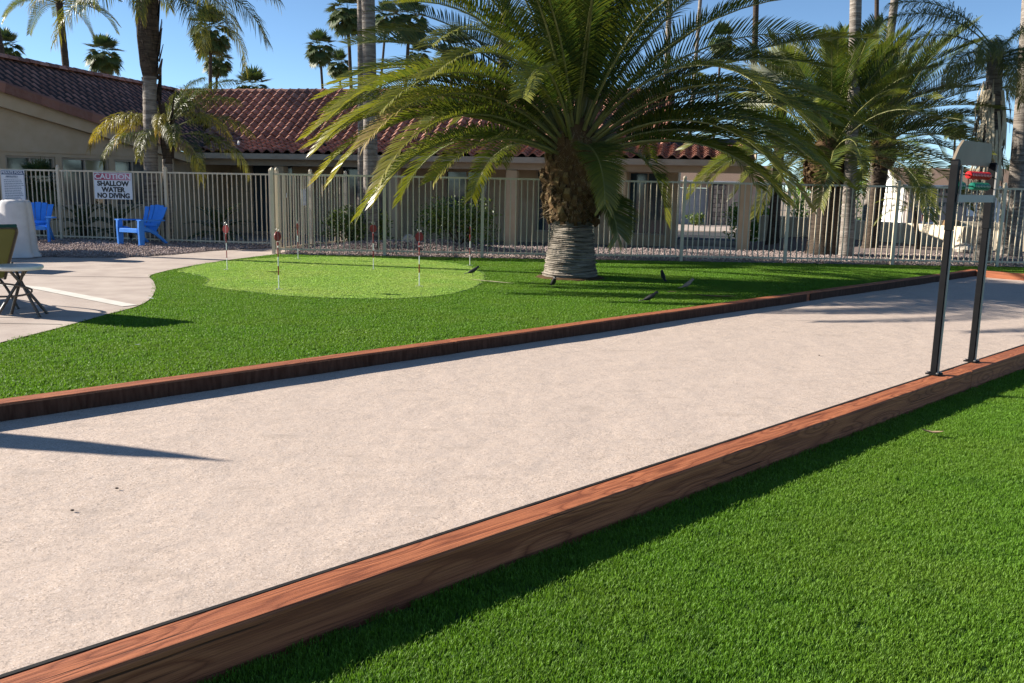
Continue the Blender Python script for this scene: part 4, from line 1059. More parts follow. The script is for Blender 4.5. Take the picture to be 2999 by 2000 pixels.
# shared frond meshes for the other date palms
DF = []
for k in range(10):
    u = k / 9
    lf, rbm = pinnate(1.0 * (2.2 + .9 * min(1, u * 3)), 84 - 70 * u, 22 + 62 * u, 72, 0.48, 0.022, 600 + k, vup=26, jt=.35, f0=70, f1=36, grav=.2, plum=6, tone=(.0, .08 + .2 * u), sway=rng.uniform(-12, 12), twist=rng.uniform(-30, 30))
    DF.append(two_mat(lf, rbm, 'frond', MT['leaf_date'], MT['rachis']))
def date_palm(loc, label, th, dia, n, sc, bulb=True, trunkmat='trunk_dark', lean=(0, 0), seed=1, name='date_palm'):
    t = thing(name, label, 'palm tree', loc); r = random.Random(seed)
    top = Vector((lean[0], lean[1], th))
    tr = trunk_obj(t, top, dia, trunkmat, rings=46 if dia > .3 else 0, flare=1.2, z0=-.1, sway=0, n=18, taper=1.0)
    if bulb:
        c = MB().lathe([(dia * .5, 0), (dia * .66, .15), (dia * .75, .45), (dia * .7, .8), (dia * .45, 1.1), (.05, 1.35)], 16).obj('leaf_base_core', MT['boot'], t, top - Vector((0, 0, .75)), smooth=True)
        boots(c, 110, .0, .8, lambda u: dia * (.54 + .2 * math.sin(math.pi * u)), .72, seed)
    for i in range(n):
        u = i / n; az = i * 2.39996 + r.uniform(-.2, .2)
        o = link('frond', DF[min(9, int(u * 10))], t, top + Vector((.1 * u * math.cos(az), .1 * u * math.sin(az), .35 - .5 * u)), az)
        o.scale = (sc * r.uniform(.9, 1.1),) * 3; o.rotation_euler = (r.uniform(-.2, .2), r.uniform(-.12, .12), az)
    return t
date_palm((7.55, 22.0, 0), 'date palm with orange leaf bases behind the fence, beside a slender grey trunk', 2.35, 0.74, 66, 1.15, seed=2)
date_palm((10.3, 26.0, 0), 'slimmer dark date palm behind the right of the fence', 3.0, 0.42, 60, 1.12, True, lean=(.15, 0), seed=3)
date_palm((-23.4, 43.0, 0), 'leaning dark date palm above the left roof', 11.6, 0.60, 44, 1.4, False, lean=(-1.2, 0), seed=4)
date_palm((-24.1, 50.0, 0), 'upright dark date palm above the left roof, second from the left edge', 10.7, 0.36, 44, 1.05, False, lean=(-.4, 0), seed=5)
pg = date_palm((11.35, 25.2, 0), 'small pygmy palm with a curved trunk behind the right fence', 1.15, 0.13, 26, 0.36, False, lean=(-.25, 0), seed=6)

# queen palms: long limp leaflets
QF = []
for k in range(8):
    u = k / 7
    lf, rbm = pinnate(2.5, 70 - 62 * u, 55 + 45 * u, 120, 0.60, 0.013, 700 + k, vup=10, f0=72, f1=30, grav=2.2, plum=42, tone=(.0, .06 + .22 * u ** 2), sway=rng.uniform(-15, 15), rr=.018, pet=.2)
    QF.append(two_mat(lf, rbm, 'frond', MT['leaf_queen'], MT['rachis']))
lf, rbm = pinnate(2.3, 22, 95, 120, 0.52, 0.013, 760, vup=8, f0=70, f1=35, grav=2.0, plum=35, tone=(.18, .75), rr=.018, pet=.2)
QY = two_mat(lf, rbm, 'frond', MT['leaf_queen'], MT['rachis'])
def queen_palm(loc, label, th, dia, fr, lean=(0, 0), sc=1.0, shaft=16, mat='trunk_grey', seed=1, sh=.9):
    t = thing('queen_palm', label, 'palm tree', loc); top = Vector((lean[0], lean[1], th)); r = random.Random(seed)
    trunk_obj(t, top, dia, mat, rings=60, flare=1.25, z0=-.05, sway=.0, n=14, taper=.9)
    if shaft:
        m = MB()
        for i in range(shaft):
            a = i * 2.4; q = dia * .5; l = r.uniform(.35, .8); z = r.uniform(-sh, .1); b = Vector((math.cos(a), math.sin(a), 0)); s = Vector((-math.sin(a), math.cos(a), 0))
            m.add([b * q * .9 + s * .09 + Z * z, b * q * .9 - s * .09 + Z * z, b * (q + .10) - s * .03 + Z * (z + l), b * (q + .10) + s * .03 + Z * (z + l)], [(0, 1, 2, 3)], .8)
        m.obj('leaf_sheaths', MT['trunk_dark'], t, top)
    if sh > 2:
        MB().lathe([(dia * .46, 0), (dia * .62, .25), (dia * .7, .9), (dia * .66, 1.6), (dia * .5, 2.1)], 20, jit=lambda i, k, a, z: .035 * mnoise.noise((math.cos(a) * 3, math.sin(a) * 3, z * 3))).obj('old_leaf_bases', MT['trunk_dark'], t, top - Vector((.08, 0, 2.05)))
    for (az, k, s) in fr:
        a = R(az); me = QY if k == 'y' else QF[k]
        o = link('frond', me, t, top + Vector((.06 * math.cos(a), .06 * math.sin(a), .15 - .06 * (0 if k == 'y' else k))), a); o.scale = (sc * s,) * 3
        o.rotation_euler = (r.uniform(-.1, .1), r.uniform(-.06, .06), a)
    return t
queen_palm((-8.84, 21.95, 0), 'taller queen palm with grey ringed trunk standing by the left fence', 5.95, 0.34, [(8, 4, 1.25), (-12, 6, 1.3), (30, 3, 1.2), (60, 5, 1.1), (170, 6, 1.15), (150, 4, 1.1), (200, 5, 1.1), (-40, 5, 1.2), (-80, 6, 1.0), (-120, 5, 1.1), (100, 4, 1.1), (130, 2, 1.0), (-150, 3, 1.1), (0, 1, 1.1), (75, 0, 1.), (-60, 2, 1.1), (20, 7, 1.15), (-30, 7, 1.1)], (.2, 0), shaft=60, seed=1, sh=2.6)
queen_palm((-8.52, 22.15, 0), 'shorter queen palm with yellowing fronds beside the taller one', 2.75, 0.24, [(5, 6, .95), (-10, 'y', .85), (178, 'y', 1.0), (165, 'y', .75), (40, 2, .85), (75, 1, .8), (110, 3, .85), (-60, 5, .7), (-100, 6, .7), (20, 1, .9), (60, 0, .7), (-150, 6, .75), (30, 4, .9), (-35, 7, .8), (-80, 'y', .6)], (.08, 0), .95, seed=2)
qr = queen_palm((10.42, 19.95, 0), 'queen palm with shaggy pale dead fibre hanging on its trunk at the right', 4.6, 0.36, [(178, 3, 1.15), (168, 2, 1.05), (150, 4, .95), (100, 5, .9), (40, 6, 1.0), (-90, 6, .9), (-150, 6, .85), (-40, 7, .9), (0, 5, 1.0), (-50, 7, .8), (-100, 7, .75), (-140, 7, .7), (70, 4, .9), (20, 3, .9), (-20, 5, 1.0), (-75, 6, .7), (-120, 5, .8), (-90, 7, .6), (-30, 6, .8), (-110, 5, .7), (200, 7, .6), (-60, 3, .8)], (-.2, 0), .95, shaft=0, seed=3)
m = MB(); r = random.Random(21)
for i in range(170):
    a = r.uniform(0, 6.283); z = r.uniform(1.9, 4.0); l = r.uniform(.4, 1.1); q = .18 + .10 * r.random(); b = Vector((math.cos(a), math.sin(a), 0)); s = Vector((-math.sin(a), math.cos(a), 0)) * r.uniform(.008, .045)
    c = Vector((-.2 * (z / 4.6), 0, 0)); p = c + b * q + Z * z; e = c * .7 + b * (q + r.uniform(-.02, .14)) + s * r.uniform(-3, 3) + Z * (z - l)
    mid = (p + e) / 2 + b * .05
    m.add([p - s, p + s, mid + s, mid - s, e + s * .3, e - s * .3], [(0, 1, 2, 3), (3, 2, 4, 5)])
m.obj('dead_fibre', MT['fibre'], qr)

# slender tall trunks whose crowns stand above the picture
def tall(loc, top, dia, label, k, mat='trunk_grey', sc=1.0):
    return fan_palm(loc, top, dia, label, k, sc, mat, name='fan_palm')
tall((-3.39, 21.2, 0), (-.15, 0, 10.5), .34, 'thick grey fan palm trunk rising in front of the tiled roof', 0)
tall((-3.72, 21.75, 0), (-.05, 0, 11.5), .17, 'thin pale fan palm trunk just behind the thick grey one', 1)
tall((-1.0, 41.5, -.5), (.6, 0, 17), .48, 'pale fan palm trunk crossing the sky between the big fronds, left of its centre', 2)
tall((10.2, 55.0, -.5), (.5, 0, 19), .25, 'thin fan palm trunk right of the big palm crown', 0)
tall((10.3, 40.0, -.5), (-.4, 0, 14), .29, 'grey fan palm trunk cut by the top edge, above the frond tips', 1, 'trunk_dark')
tall((7.93, 21.4, 0), (-.55, 0, 9.6), .30, 'slender grey trunk standing behind the fence beside the date palm', 2)
tall((18.9, 48.0, -.5), (-1.2, 0, 18), .25, 'thin distant trunk between two nearer trunks at the upper right', 0, 'trunk_dark')
tall((12.8, 33.0, -.5), (.5, 0, 13), .32, 'curved grey trunk rising right of the thin distant one', 1)
tall((12.52, 22.6, 0), (-.5, 0, 10), .42, 'stout brown trunk at the right edge behind the fence', 2)
tall((6.95, 43.5, -.5), (-.1, 0, 16), .30, 'faint trunk half hidden by the big palm crown, right of its centre', 0)
tall((-17.0, 19.7, 0), (0, 0, 12), .24, 'tall fan palm outside the left of the view', 1)

# distant fan palms over the roofs: (base x, y, crown dx, crown z, label)
for k, (bx, by, dx, cz, lab) in enumerate((
    (-54.2, 98.6, 0, 14.9, 'bushy fan palm crown at the far left edge above the roof'),
    (-37.0, 84.0, -.4, 12.5, 'fan palm crown above the left roof, left of the tall queen palm'),
    (-32.9, 98.6, 1.0, 14.1, 'fan palm with drooping crown right of the tall queen palm'),
    (-20.2, 97.3, -.5, 15.3, 'lone fan palm in the open sky over the middle of the roof'),
    (-23.5, 82.2, 0, 9.6, 'low fan palm crown just peeping over the roof ridge'),
    (-22.3, 119, -.6, 16.4, 'fan palm partly hidden behind its nearer neighbour beside the thick trunk'),
    (-13.2, 74, -.3, 14.8, 'fan palm crown touching the top edge left of the thick grey trunk'),
    (-16.8, 105, 2.0, 19.9, 'leaning fan palm with a small hanging skirt right of the thick trunk'),
    (-9.6, 74, 1.0, 14.4, 'tall dark fan palm left of the big palm, its crown at the top edge'),
    (-6.8, 75.5, 1.8, 12.3, 'fan palm crown just above the long left frond'),
    (-13.8, 123, .7, 18.3, 'small far fan palm under the tall dark one'),
    (21.8, 102.7, .6, 17.8, 'fan palm crown in blue sky right of the big palm'),
    (-23.9, 70.4, .7, 12.6, 'dark fan palm with a hanging skirt between the queen palm and the open sky'),
    (59.2, 123, -.5, 10.5, 'far fan palm crown behind the right date palm fronds'),
    (55.2, 105.6, -1.2, 12.0, 'far fan palm beside the shaggy queen palm'),
    (-13.4, 133, 0, 15.4, 'tiny far fan palm crown just above the ridge'),
    (46, 123, 0, 4.6, 'low far fan palm seen under the right fronds'),
    (62, 128, 0, 5.2, 'far fan palm above the shingle roof, left of the score tower'),
    (70.5, 128, 0, 5.4, 'far fan palm above the shingle roof, inside the score tower frame'))):
    fan_palm((bx, by, -.5), (dx, 0, cz + .5), .32, lab, k, 1.0, 'trunk_dark', group='fan palms in the distance')

# silver fan palm
sp = thing('silver_fan_palm', 'silvery blue fan palm behind the right fronds of the big palm', 'palm tree', (8.9, 31.0, 0))
trunk_obj(sp, (0, 0, 4.6), .4, 'trunk_dark')
m, _s = fan_crown(9, 15, 1.0, 1.15, 0, 26, 75, -15, .10, .25)
m.obj('crown', MT['leaf_silver'], sp, (0, 0, 4.7))

# ------------------------------------------------------------------ shrubs and hedges
def bush(name, loc, rx, ry, h, n, label, cat, mat='leaf_bush', lw=.05, seed=1, box=False, z0=.05):
    t = thing(name, label, cat, loc); r = random.Random(seed); m = MB(); st = MB()
    cl = [(r.uniform(-.75, .75), r.uniform(-.75, .75), r.uniform(.25, 1)) for _ in range(16)]
    for i in range(n):
        if box:
            x, y, z = r.uniform(-1, 1), r.uniform(-1, 1), r.random()
            k = r.randrange(3)
            if k == 0: x = math.copysign(1, x) * r.uniform(.88, 1.04)
            elif k == 1: y = math.copysign(1, y) * r.uniform(.8, 1.06)
            else: z = r.uniform(.92, 1.04)
            p = Vector((x * rx, y * ry, z0 + z * (h - z0)))
        else:
            c = cl[r.randrange(len(cl))]; d = Vector((r.gauss(0, 1), r.gauss(0, 1), r.gauss(0, 1))).normalized() * r.uniform(.15, .42)
            p = Vector(((c[0] + d.x) * rx, (c[1] + d.y) * ry, max(z0, (c[2] * .75 + d.z * .6) * h)))
        d = Vector((r.gauss(0, 1), r.gauss(0, 1), r.gauss(.4, .8))).normalized(); s = d.cross(Vector((r.gauss(0, 1), r.gauss(0, 1), r.gauss(0, 1)))).normalized(); l = lw * r.uniform(.7, 1.5)
        m.add([p, p + d * l + s * l * .4, p + d * l * 2.1, p + d * l - s * l * .4], [(0, 1, 2, 3)], r.uniform(0, .3))
    m.obj('foliage', MT[mat], t)
    for i in range(7):
        a = i * .9; st.tube([(0, 0, 0), (.35 * rx * math.cos(a), .35 * ry * math.sin(a), h * .35), (.7 * rx * math.cos(a), .7 * ry * math.sin(a), h * .7)], [.02, .014, .006], 5)
    st.obj('stem', MT['trunk_dark'], t)
    return t
bush('shrub', (-3.75, 21.2, 0.05), .75, .55, 1.0, 2200, 'leafy green shrub behind the fence near the thick grey trunk', 'shrub', seed=2, lw=.04)
bush('shrub', (-1.25, 20.75, .1), 1.0, .6, 1.25, 3200, 'wide leafy shrub behind the fence left of the big palm trunk', 'shrub', seed=3, lw=.04)
bush('hedge', (12.4, 35.0, -.5), 1.5, .6, 2.3, 5200, 'bright green clipped hedge behind the cream wall', 'hedge', 'leaf_hedge', .06, 4, True)
bush('hedge', (9.3, 35.6, -.5), 1.0, .5, 1.7, 2600, 'lower rounded green hedge left of the clipped one', 'hedge', 'leaf_hedge', .06, 5)
bush('shrub', (10.1, 50.3, -.5), .6, .4, .8, 700, 'small dark shrub in front of the far garage door', 'shrub', 'leaf_bush', .06, 6)
def rosette(loc, label, n, L, seed, th=.25, name='sago_palm', e=(70, 5)):
    t = thing(name, label, 'plant', loc); r = random.Random(seed)
    MB().lathe([(.12, 0), (.14, th * .5), (.10, th), (.02, th + .05)], 10).obj('stem', MT['trunk_dark'], t)
    mesh = []
    for k in range(3):
        lf, rbm = pinnate(L, e[0] - (e[0] - e[1]) * k / 2, 55, 40, .17, .014, seed * 10 + k, vup=20, grav=.1, plum=5, tone=(0, .1), rr=.008)
        mesh.append(two_mat(lf, rbm, 'frond', MT['leaf_fan'], MT['rachis']))
    for i in range(n):
        o = link('frond', mesh[i * 3 // n], t, (0, 0, th), i * 2.39996); o.scale = (r.uniform(.85, 1.1),) * 3
rosette((-9.9, 22.5, 0), 'dark spiky sago palm below the caution sign', 26, .95, 31)
rosette((-7.3, 22.2, 0), 'dark spiky sago palm behind the fence right of the queen palms', 24, .9, 32)
rosette((-10.9, 22.75, 0), 'dark spiky sago palm behind the fence between the blue chairs', 24, .8, 33)
dp = fan_palm((-12.05, 22.95, 0), (0, 0, 1.35), .16, 'dwarf fan palm against the left windows', 1, .33, 'trunk_dark', False, name='dwarf_fan_palm')

# ------------------------------------------------------------------ signs on the fence
FA = math.atan2(21.3 - 21.85, 2.8)
cs = thing('caution_sign', 'white caution sign reading SHALLOW WATER NO DIVING on the left fence', 'sign', (-9.53, 21.50, 1.33), FA)
MB().box((0, 0, 0), (1.0, 0.008, 0.62)).obj('panel', MT['sign_white'], cs)
MB().box((-.005, -0.006, 0.215), (.955, 0.003, 0.16)).obj('red_band', MT['caution'], cs)
link('lettering', text_mesh('CAUTION', .17, MT['sign_white'], .003, xs=1.25), cs, (0, -.0105, .213))
for tx, z, xs in (('SHALLOW', .05, 1.12), ('WATER', -.092, 1.12), ('NO DIVING', -.232, 1.04)):
    link('lettering', text_mesh(tx, .158, MT['ink'], .007, xs=xs), cs, (0, -.007, z))
ps = thing('pool_rules_sign', 'blue and white PRIVATE POOL rules sign at the left edge of the fence', 'sign', (-12.19, 22.02, 1.25), FA)
MB().bbox((0, 0, 0), (.66, .008, .82), .003).obj('panel', MT['sign_white'], ps)
MB().box((0, -.006, .345), (.62, .003, .095)).obj('header', MT['sign_navy'], ps)
MB().box((0, -.006, -.375), (.62, .003, .035)).obj('footer', MT['sign_navy'], ps)
MB().box((.318, -.006, -.01), (.008, .003, .70)).obj('edge_line', MT['sign_navy'], ps)
link('lettering', text_mesh('PRIVATE POOL', .092, MT['sign_white'], .002, xs=.98), ps, (0, -.010, .345))
link('lettering', text_mesh('ABSOLUTELY', .058, MT['ink_soft'], .0015), ps, (-.02, -.008, .25))
MB().box((-.02, -.006, .215), (.36, .003, .006)).obj('underline', MT['ink_soft'], ps)
r = random.Random(17); z = .17
for k in range(12):
    m = MB(); x = -.24; end = r.uniform(.16, .28)
    while x < end:
        w = r.uniform(.02, .06); m.box((x + w / 2, -.006, z), (w, .003, .016)); x += w + .013
    m.obj('small_print', MT['ink_soft'], ps); z -= .041
for (x, y, z, w, h, lab) in ((-4.93, 19.58, 1.22, .20, .10, 'small pale notice on the return fence, nearest the corner post'), (-4.72, 20.38, 1.17, .24, .36, 'larger pale notice on the return fence beside its middle post')):
    o = tag(MB().box((0, 0, 0), (w, .008, h)).obj('fence_notice', MT['sign_white'], None, (x - .03, y - .02, z), R(77)), lab, 'notice')

# ------------------------------------------------------------------ blue chairs
def adirondack(label, loc, rz):
    t = thing('garden_chair', label, 'chair', loc, rz, 'blue plastic garden chairs')
    # x = width, +y = back
    for k in range(5):
        f = (k - 2)
        w0, w1 = .088, .125
        x0, x1 = f * .097, f * .138
        n = 7; vs = []; fs = []
        for i in range(n + 1):
            s = i / n; y = .17 + .30 * s + .03 * math.sin(s * math.pi); z = .30 + .62 * s - (.012 * f * f * s); xc = x0 + (x1 - x0) * s; w = (w0 + (w1 - w0) * s) / 2
            cy = -0.012 * f * f + 0.03
            vs += [(xc - w, y + cy, z), (xc + w, y + cy, z), (xc + w, y + cy + .025, z), (xc - w, y + cy + .025, z)]
        for i in range(n):
            for q in range(4):
                fs.append((i * 4 + q, i * 4 + (q + 1) % 4, i * 4 + 4 + (q + 1) % 4, i * 4 + 4 + q))
        fs += [(3, 2, 1, 0), (n * 4, n * 4 + 1, n * 4 + 2, n * 4 + 3)]
        MB().add(vs, fs).obj('back_slat', MT['blue'], t)
    MB().box((0, .225, .47), (.50, .03, .06)).obj('back_rail', MT['blue'], t)
    for k in range(6):
        s = k / 5; y = -.36 + .54 * s; z = .385 - .085 * s
        MB().bbox((0, y, z - (.03 if k == 0 else 0)), (.56, .092, .03 if k else .09), .008).obj('seat_slat', MT['blue'], t)
    for sx in (-1, 1):
        m = MB(); n = 9; vs = []; fs = []
        for i in range(n + 1):
            s = i / n; y = -.40 + .72 * s; z = .575 - .02 * s; w = .065 + .03 * math.sin(s * math.pi) - .02 * max(0, s - .75) * 4; xc = sx * (.335 + .02 * s)
            vs += [(xc - w, y, z), (xc + w, y, z), (xc + w, y, z + .028), (xc - w, y, z + .028)]
        for i in range(n):
            for q in range(4): fs.append((i * 4 + q, i * 4 + (q + 1) % 4, i * 4 + 4 + (q + 1) % 4, i * 4 + 4 + q))
        fs += [(3, 2, 1, 0), (n * 4, n * 4 + 1, n * 4 + 2, n * 4 + 3)]
        m.add(vs, fs).obj('arm', MT['blue'], t)
        m = MB(); m.plate([(-.07, 0), (.06, 0), (.075, .3), (.06, .575), (-.075, .575), (-.085, .42)], Matrix.Translation((sx * .325, -.33, 0)) @ Matrix.Rotation(R(90), 4, 'Z'), .05)
        m.obj('leg', MT['blue'], t)
        m = MB(); n = 8; vs = []; fs = []
        for i in range(n + 1):
            s = i / n; y = -.28 + .72 * s; z = .36 * (1 - s ** 1.7) + .0; w = .05 - .015 * s
            vs += [(sx * .29 - .02, y, z), (sx * .29 + .02, y, z), (sx * .29 + .02, y + .02, z + w * 1.6), (sx * .29 - .02, y + .02, z + w * 1.6)]
        for i in range(n):
            for q in range(4): fs.append((i * 4 + q, i * 4 + (q + 1) % 4, i * 4 + 4 + (q + 1) % 4, i * 4 + 4 + q))
        fs += [(3, 2, 1, 0), (n * 4, n * 4 + 1, n * 4 + 2, n * 4 + 3)]
        m.add(vs, fs).obj('leg', MT['blue'], t)
    return t
ch = adirondack('blue plastic garden chair standing clear on the gravel below the caution sign', (-8.58, 20.72, 0), R(-24))
dup(ch, (-11.15, 20.95, 0), R(18), 'blue plastic garden chair half hidden behind the white draped cover')

# ------------------------------------------------------------------ white draped cover
cv = thing('draped_cover', 'white cloth cover draped over a waist-high stand at the left of the deck', 'cover', (-9.42, 17.05, 0))
m = MB(); n = 64; rows = 26; vs = []; fs = []
for i in range(rows + 1):
    s = i / rows; z = 1.06 * (1 - s) + .012
    for k in range(n):
        a = 2 * math.pi * k / n
        ca, sa = math.cos(a), math.sin(a)
        e = (abs(ca) ** 3.2 + abs(sa) ** 3.2) ** (-1 / 3.2)
        base = .255 + .075 * s + (.05 * (s - .93) / .07 if s > .93 else 0)
        fold = (.008 + .022 * s) * math.sin(a * 7 + 1.2 * math.sin(a * 2)) + .018 * s * mnoise.noise((ca * 2.2, sa * 2.2, s * 2.5))
        q = base * e + fold
        if s < .06: q *= (.90 + .10 * math.sqrt(max(0, s / .06)))
        zz = z + (.02 * mnoise.noise((ca * 2, sa * 2, 4)) if s < .1 else 0)
        vs.append((q * ca * .92, q * sa * .92, zz))
for i in range(rows):
    for k in range(n):
        k2 = (k + 1) % n; fs.append((i * n + k, (i + 1) * n + k, (i + 1) * n + k2, i * n + k2))
fs.append(tuple(range(n)))
m.add(vs, fs).obj('cloth', MT['cloth'], cv, smooth=True)

# ------------------------------------------------------------------ lounge, table and umbrella on the deck
def arc(p0, p1, p2, n=8):
    p0, p1, p2 = Vector(p0), Vector(p1), Vector(p2)
    return [(1 - t) ** 2 * p0 + 2 * t * (1 - t) * p1 + t * t * p2 for t in (i / n for i in range(n + 1))]
def lounge(label, loc, rz):
    t = thing('lounge_chair', label, 'lounge chair', loc, rz, 'sling lounge chairs on the deck')
    W = .32; bt = Vector((-.50, 0, .62))
    m = MB()
    for sy in (-1, 1):
        m.tube([(0, sy * W, .34), (.9, sy * W, .36), (1.32, sy * W, .30)], .018, 8)
    m.tube([(1.32, -W, .30), (1.32, W, .30)], .018, 8).obj('seat_frame', MT['frame_brown'], t)
    m = MB()
    for sy in (-1, 1):
        m.tube([(0, sy * W, .34), (-.46, sy * W, .90), (-.50, sy * (W - .02), .945), (-.51, sy * (W - .07), .955)], .018, 8)
    m.tube([(-.51, -W + .07, .955), (-.51, W - .07, .955)], .018, 8).obj('back_frame', MT['frame_brown'], t)
    def sling(p, q, th):
        vs = []; n = 10; k = 6
        p, q = Vector(p), Vector(q)
        for i in range(n + 1):
            for j in range(k + 1):
                s = i / n; y = -W + .012 + (2 * W - .024) * j / k; c = p.lerp(q, s)
                sag = .035 * math.sin(s * math.pi) * math.sin(j / k * math.pi)
                vs.append((c.x + sag * (.5 if q.z > .5 else 0), y, c.z - sag * (.6 if q.z < .5 else .3)))
        m = MB(); m.add(vs, [(i * (k + 1) + j, i * (k + 1) + j + 1, (i + 1) * (k + 1) + j + 1, (i + 1) * (k + 1) + j) for i in range(n) for j in range(k)]); return m
    sling((0, 0, .345), (-.508, 0, .965), 0).obj('back_sling', MT['sling'], t)
    sling((.02, 0, .345), (1.30, 0, .31), 0).obj('seat_sling', MT['sling'], t)
    MB().tube([(-.512, -W + .02, .972), (-.512, W - .02, .972)], .021, 8).obj('top_hem', MT['umbrella'], t)
    for sy in (-1, 1):
        MB().tube(arc((-.25, sy * (W + .03), .0), (.1, sy * (W + .03), .30), (.45, sy * (W + .03), .36)), .016, 8).obj('leg', MT['frame_brown'], t)
        MB().tube(arc((1.15, sy * (W + .03), .0), (.95, sy * (W + .03), .22), (.6, sy * (W + .03), .34)), .016, 8).obj('leg', MT['frame_brown'], t)
        MB().tube(arc((-.14, sy * (W + .04), .52), (.3, sy * (W + .05), .66), (.52, sy * (W + .04), .36)), .017, 8).obj('arm', MT['frame_brown'], t)
    return t
ll = lounge('olive sling lounge chair seen from behind at the left edge', (-6.17, 10.2, 0), R(139))
dup(ll, (-9.9, 14.9, 0), R(170), 'olive sling lounge chair outside the left of the view')
tb = thing('side_table', 'small round white side table with crossed folding legs on the deck', 'table', (-5.44, 9.80, 0))
MB().lathe([(.02, .515), (.235, .515), (.25, .525), (.253, .545), (.247, .558), (.235, .562), (.02, .562)], 40).obj('table_top', MT['table_top'], tb, smooth=False)
for (x0, y0, x1, y1) in ((-.12, .10, .25, -.09), (.12, -.02, -.16, .08), (-.12, -.10, .20, .17), (.10, .12, -.2, -.14)):
    MB().tube([(x0 * .6, y0 * .6, .515), (x0 * .25 + x1 * .3, y0 * .25 + y1 * .3, .33), (x1, y1, 0)], [.016, .017, .017], 8).obj('leg', MT['frame_brown'], tb)
MB().tube(arc((-.22, -.02, .36), (.10, -.05, .34), (.16, -.05, .30)) + arc((.16, -.05, .28), (.12, -.05, .22), (-.24, -.03, .21)), .011, 8).obj('brace', MT['frame_brown'], tb)
um = thing('patio_umbrella', 'closed green patio umbrella on the deck outside the left of the view', 'umbrella', (-6.85, 5.89, 0))
MB().tube([(0, 0, 0), (0, 0, 2.36)], .022, 10).obj('pole', MT['frame_brown'], um)
m = MB().lathe([(.05, 1.02), (.14, 1.05), (.13, 1.4), (.11, 1.52), (.135, 1.6), (.12, 1.85), (.07, 2.15), (.02, 2.36), (.005, 2.42)], 24, jit=lambda i, k, a, z: .02 * math.sin(a * 8) * (1 if z < 2.2 else .2)).obj('canopy', MT['umbrella'], um)
MB().lathe([(.26, 0), (.27, .03), (.22, .06), (.05, .08), (.04, .3), (.005, .31)], 24).obj('base', MT['black_metal'], um)

uo = thing('patio_umbrella', 'open green umbrella added unseen at the left to shade the draped cover', 'umbrella', (-13.4, 18.25, 0))  # added out of view to throw shade on the draped cover and gravel
MB().tube([(0, 0, 0), (0, 0, 2.5)], .022, 10).obj('pole', MT['frame_brown'], uo)
m = MB(); vs = [(0, 0, 2.52)]; 
for ring_, zz in ((.7, 2.33), (1.4, 2.08)):
    vs += [(ring_ * math.cos(k * math.pi / 4), ring_ * math.sin(k * math.pi / 4), zz) for k in range(8)]
m.add(vs, [(0, 1 + k, 1 + (k + 1) % 8) for k in range(8)] + [(1 + k, 9 + k, 9 + (k + 1) % 8, 1 + (k + 1) % 8) for k in range(8)])
m.obj('canopy', MT['umbrella'], uo)
for k in range(8):
    a = k * math.pi / 4
    MB().tube([(0, 0, 2.5), (.69 * math.cos(a), .69 * math.sin(a), 2.31), (1.38 * math.cos(a), 1.38 * math.sin(a), 2.06)], .008, 6).obj('rib', MT['frame_brown'], uo)
MB().lathe([(.26, 0), (.27, .03), (.22, .06), (.05, .08), (.04, .3), (.005, .31)], 24).obj('base', MT['black_metal'], uo)

# ------------------------------------------------------------------ putting flags
def flag(loc, hgt, label, rz, disc=True):
    t = thing('putting_flag', label, 'flag', loc, rz, 'putting green flags')
    MB().tube([(0, 0, 0), (0, 0, hgt - .02)], .0065, 8).obj('pole', MT['white_paint'], t)
    nb = 2
    for z0 in (.20, .46):
        MB().tube([(0, 0, z0), (0, 0, z0 + .13)], .0078, 8).obj('red_band', MT['flag_red'], t)
    if disc:
        m = MB(); m.plate([(.062 * math.cos(a), hgt - .09 + .07 * math.sin(a)) for a in (2 * math.pi * k / 20 for k in range(20))] , Matrix.Identity(4), .012); m.obj('marker_disc', MT['flag_red'], t)
        MB().tube([(0, 0, hgt - .22), (0, 0, hgt - .17)], .013, 8).obj('sleeve', MT['flag_red'], t)
    MB().tube([(.028 * math.cos(2 * math.pi * k / 10), 0, hgt + .005 + .022 * math.sin(2 * math.pi * k / 10)) for k in range(11)], .003, 5, False).obj('loop', MT['bolt'], t)
    MB().lathe([(.056, -.004), (.056, .0008), (.05, .0008), (.05, -.004)], 20).obj('cup_rim', MT['white_paint'], t)
    m = MB(); m.lathe([(.051, .0006), (.02, .0007), (.001, .0008)], 20); m.obj('cup', MT['cup'], t)
    return t
gz = .003
flag((-4.94, 15.41, gz), .78, 'red and white putting flag nearest the left edge of the green', R(-20))
flag((-3.35, 12.73, gz), .84, 'red and white putting flag nearest the camera, its disc turned edge on', R(58))
flag((-4.31, 17.9, gz), .72, 'thin putting flag seen edge on in front of the return fence', R(86))
flag((-2.51, 16.02, gz), .81, 'red and white putting flag in the middle of the green, under a drooping frond', R(10))
flag((-1.42, 13.47, gz), .83, 'red and white putting flag at the near right of the green, its disc face on', R(0))
flag((-.84, 17.2, gz), .75, 'thin putting flag seen edge on at the far right of the green', R(88))

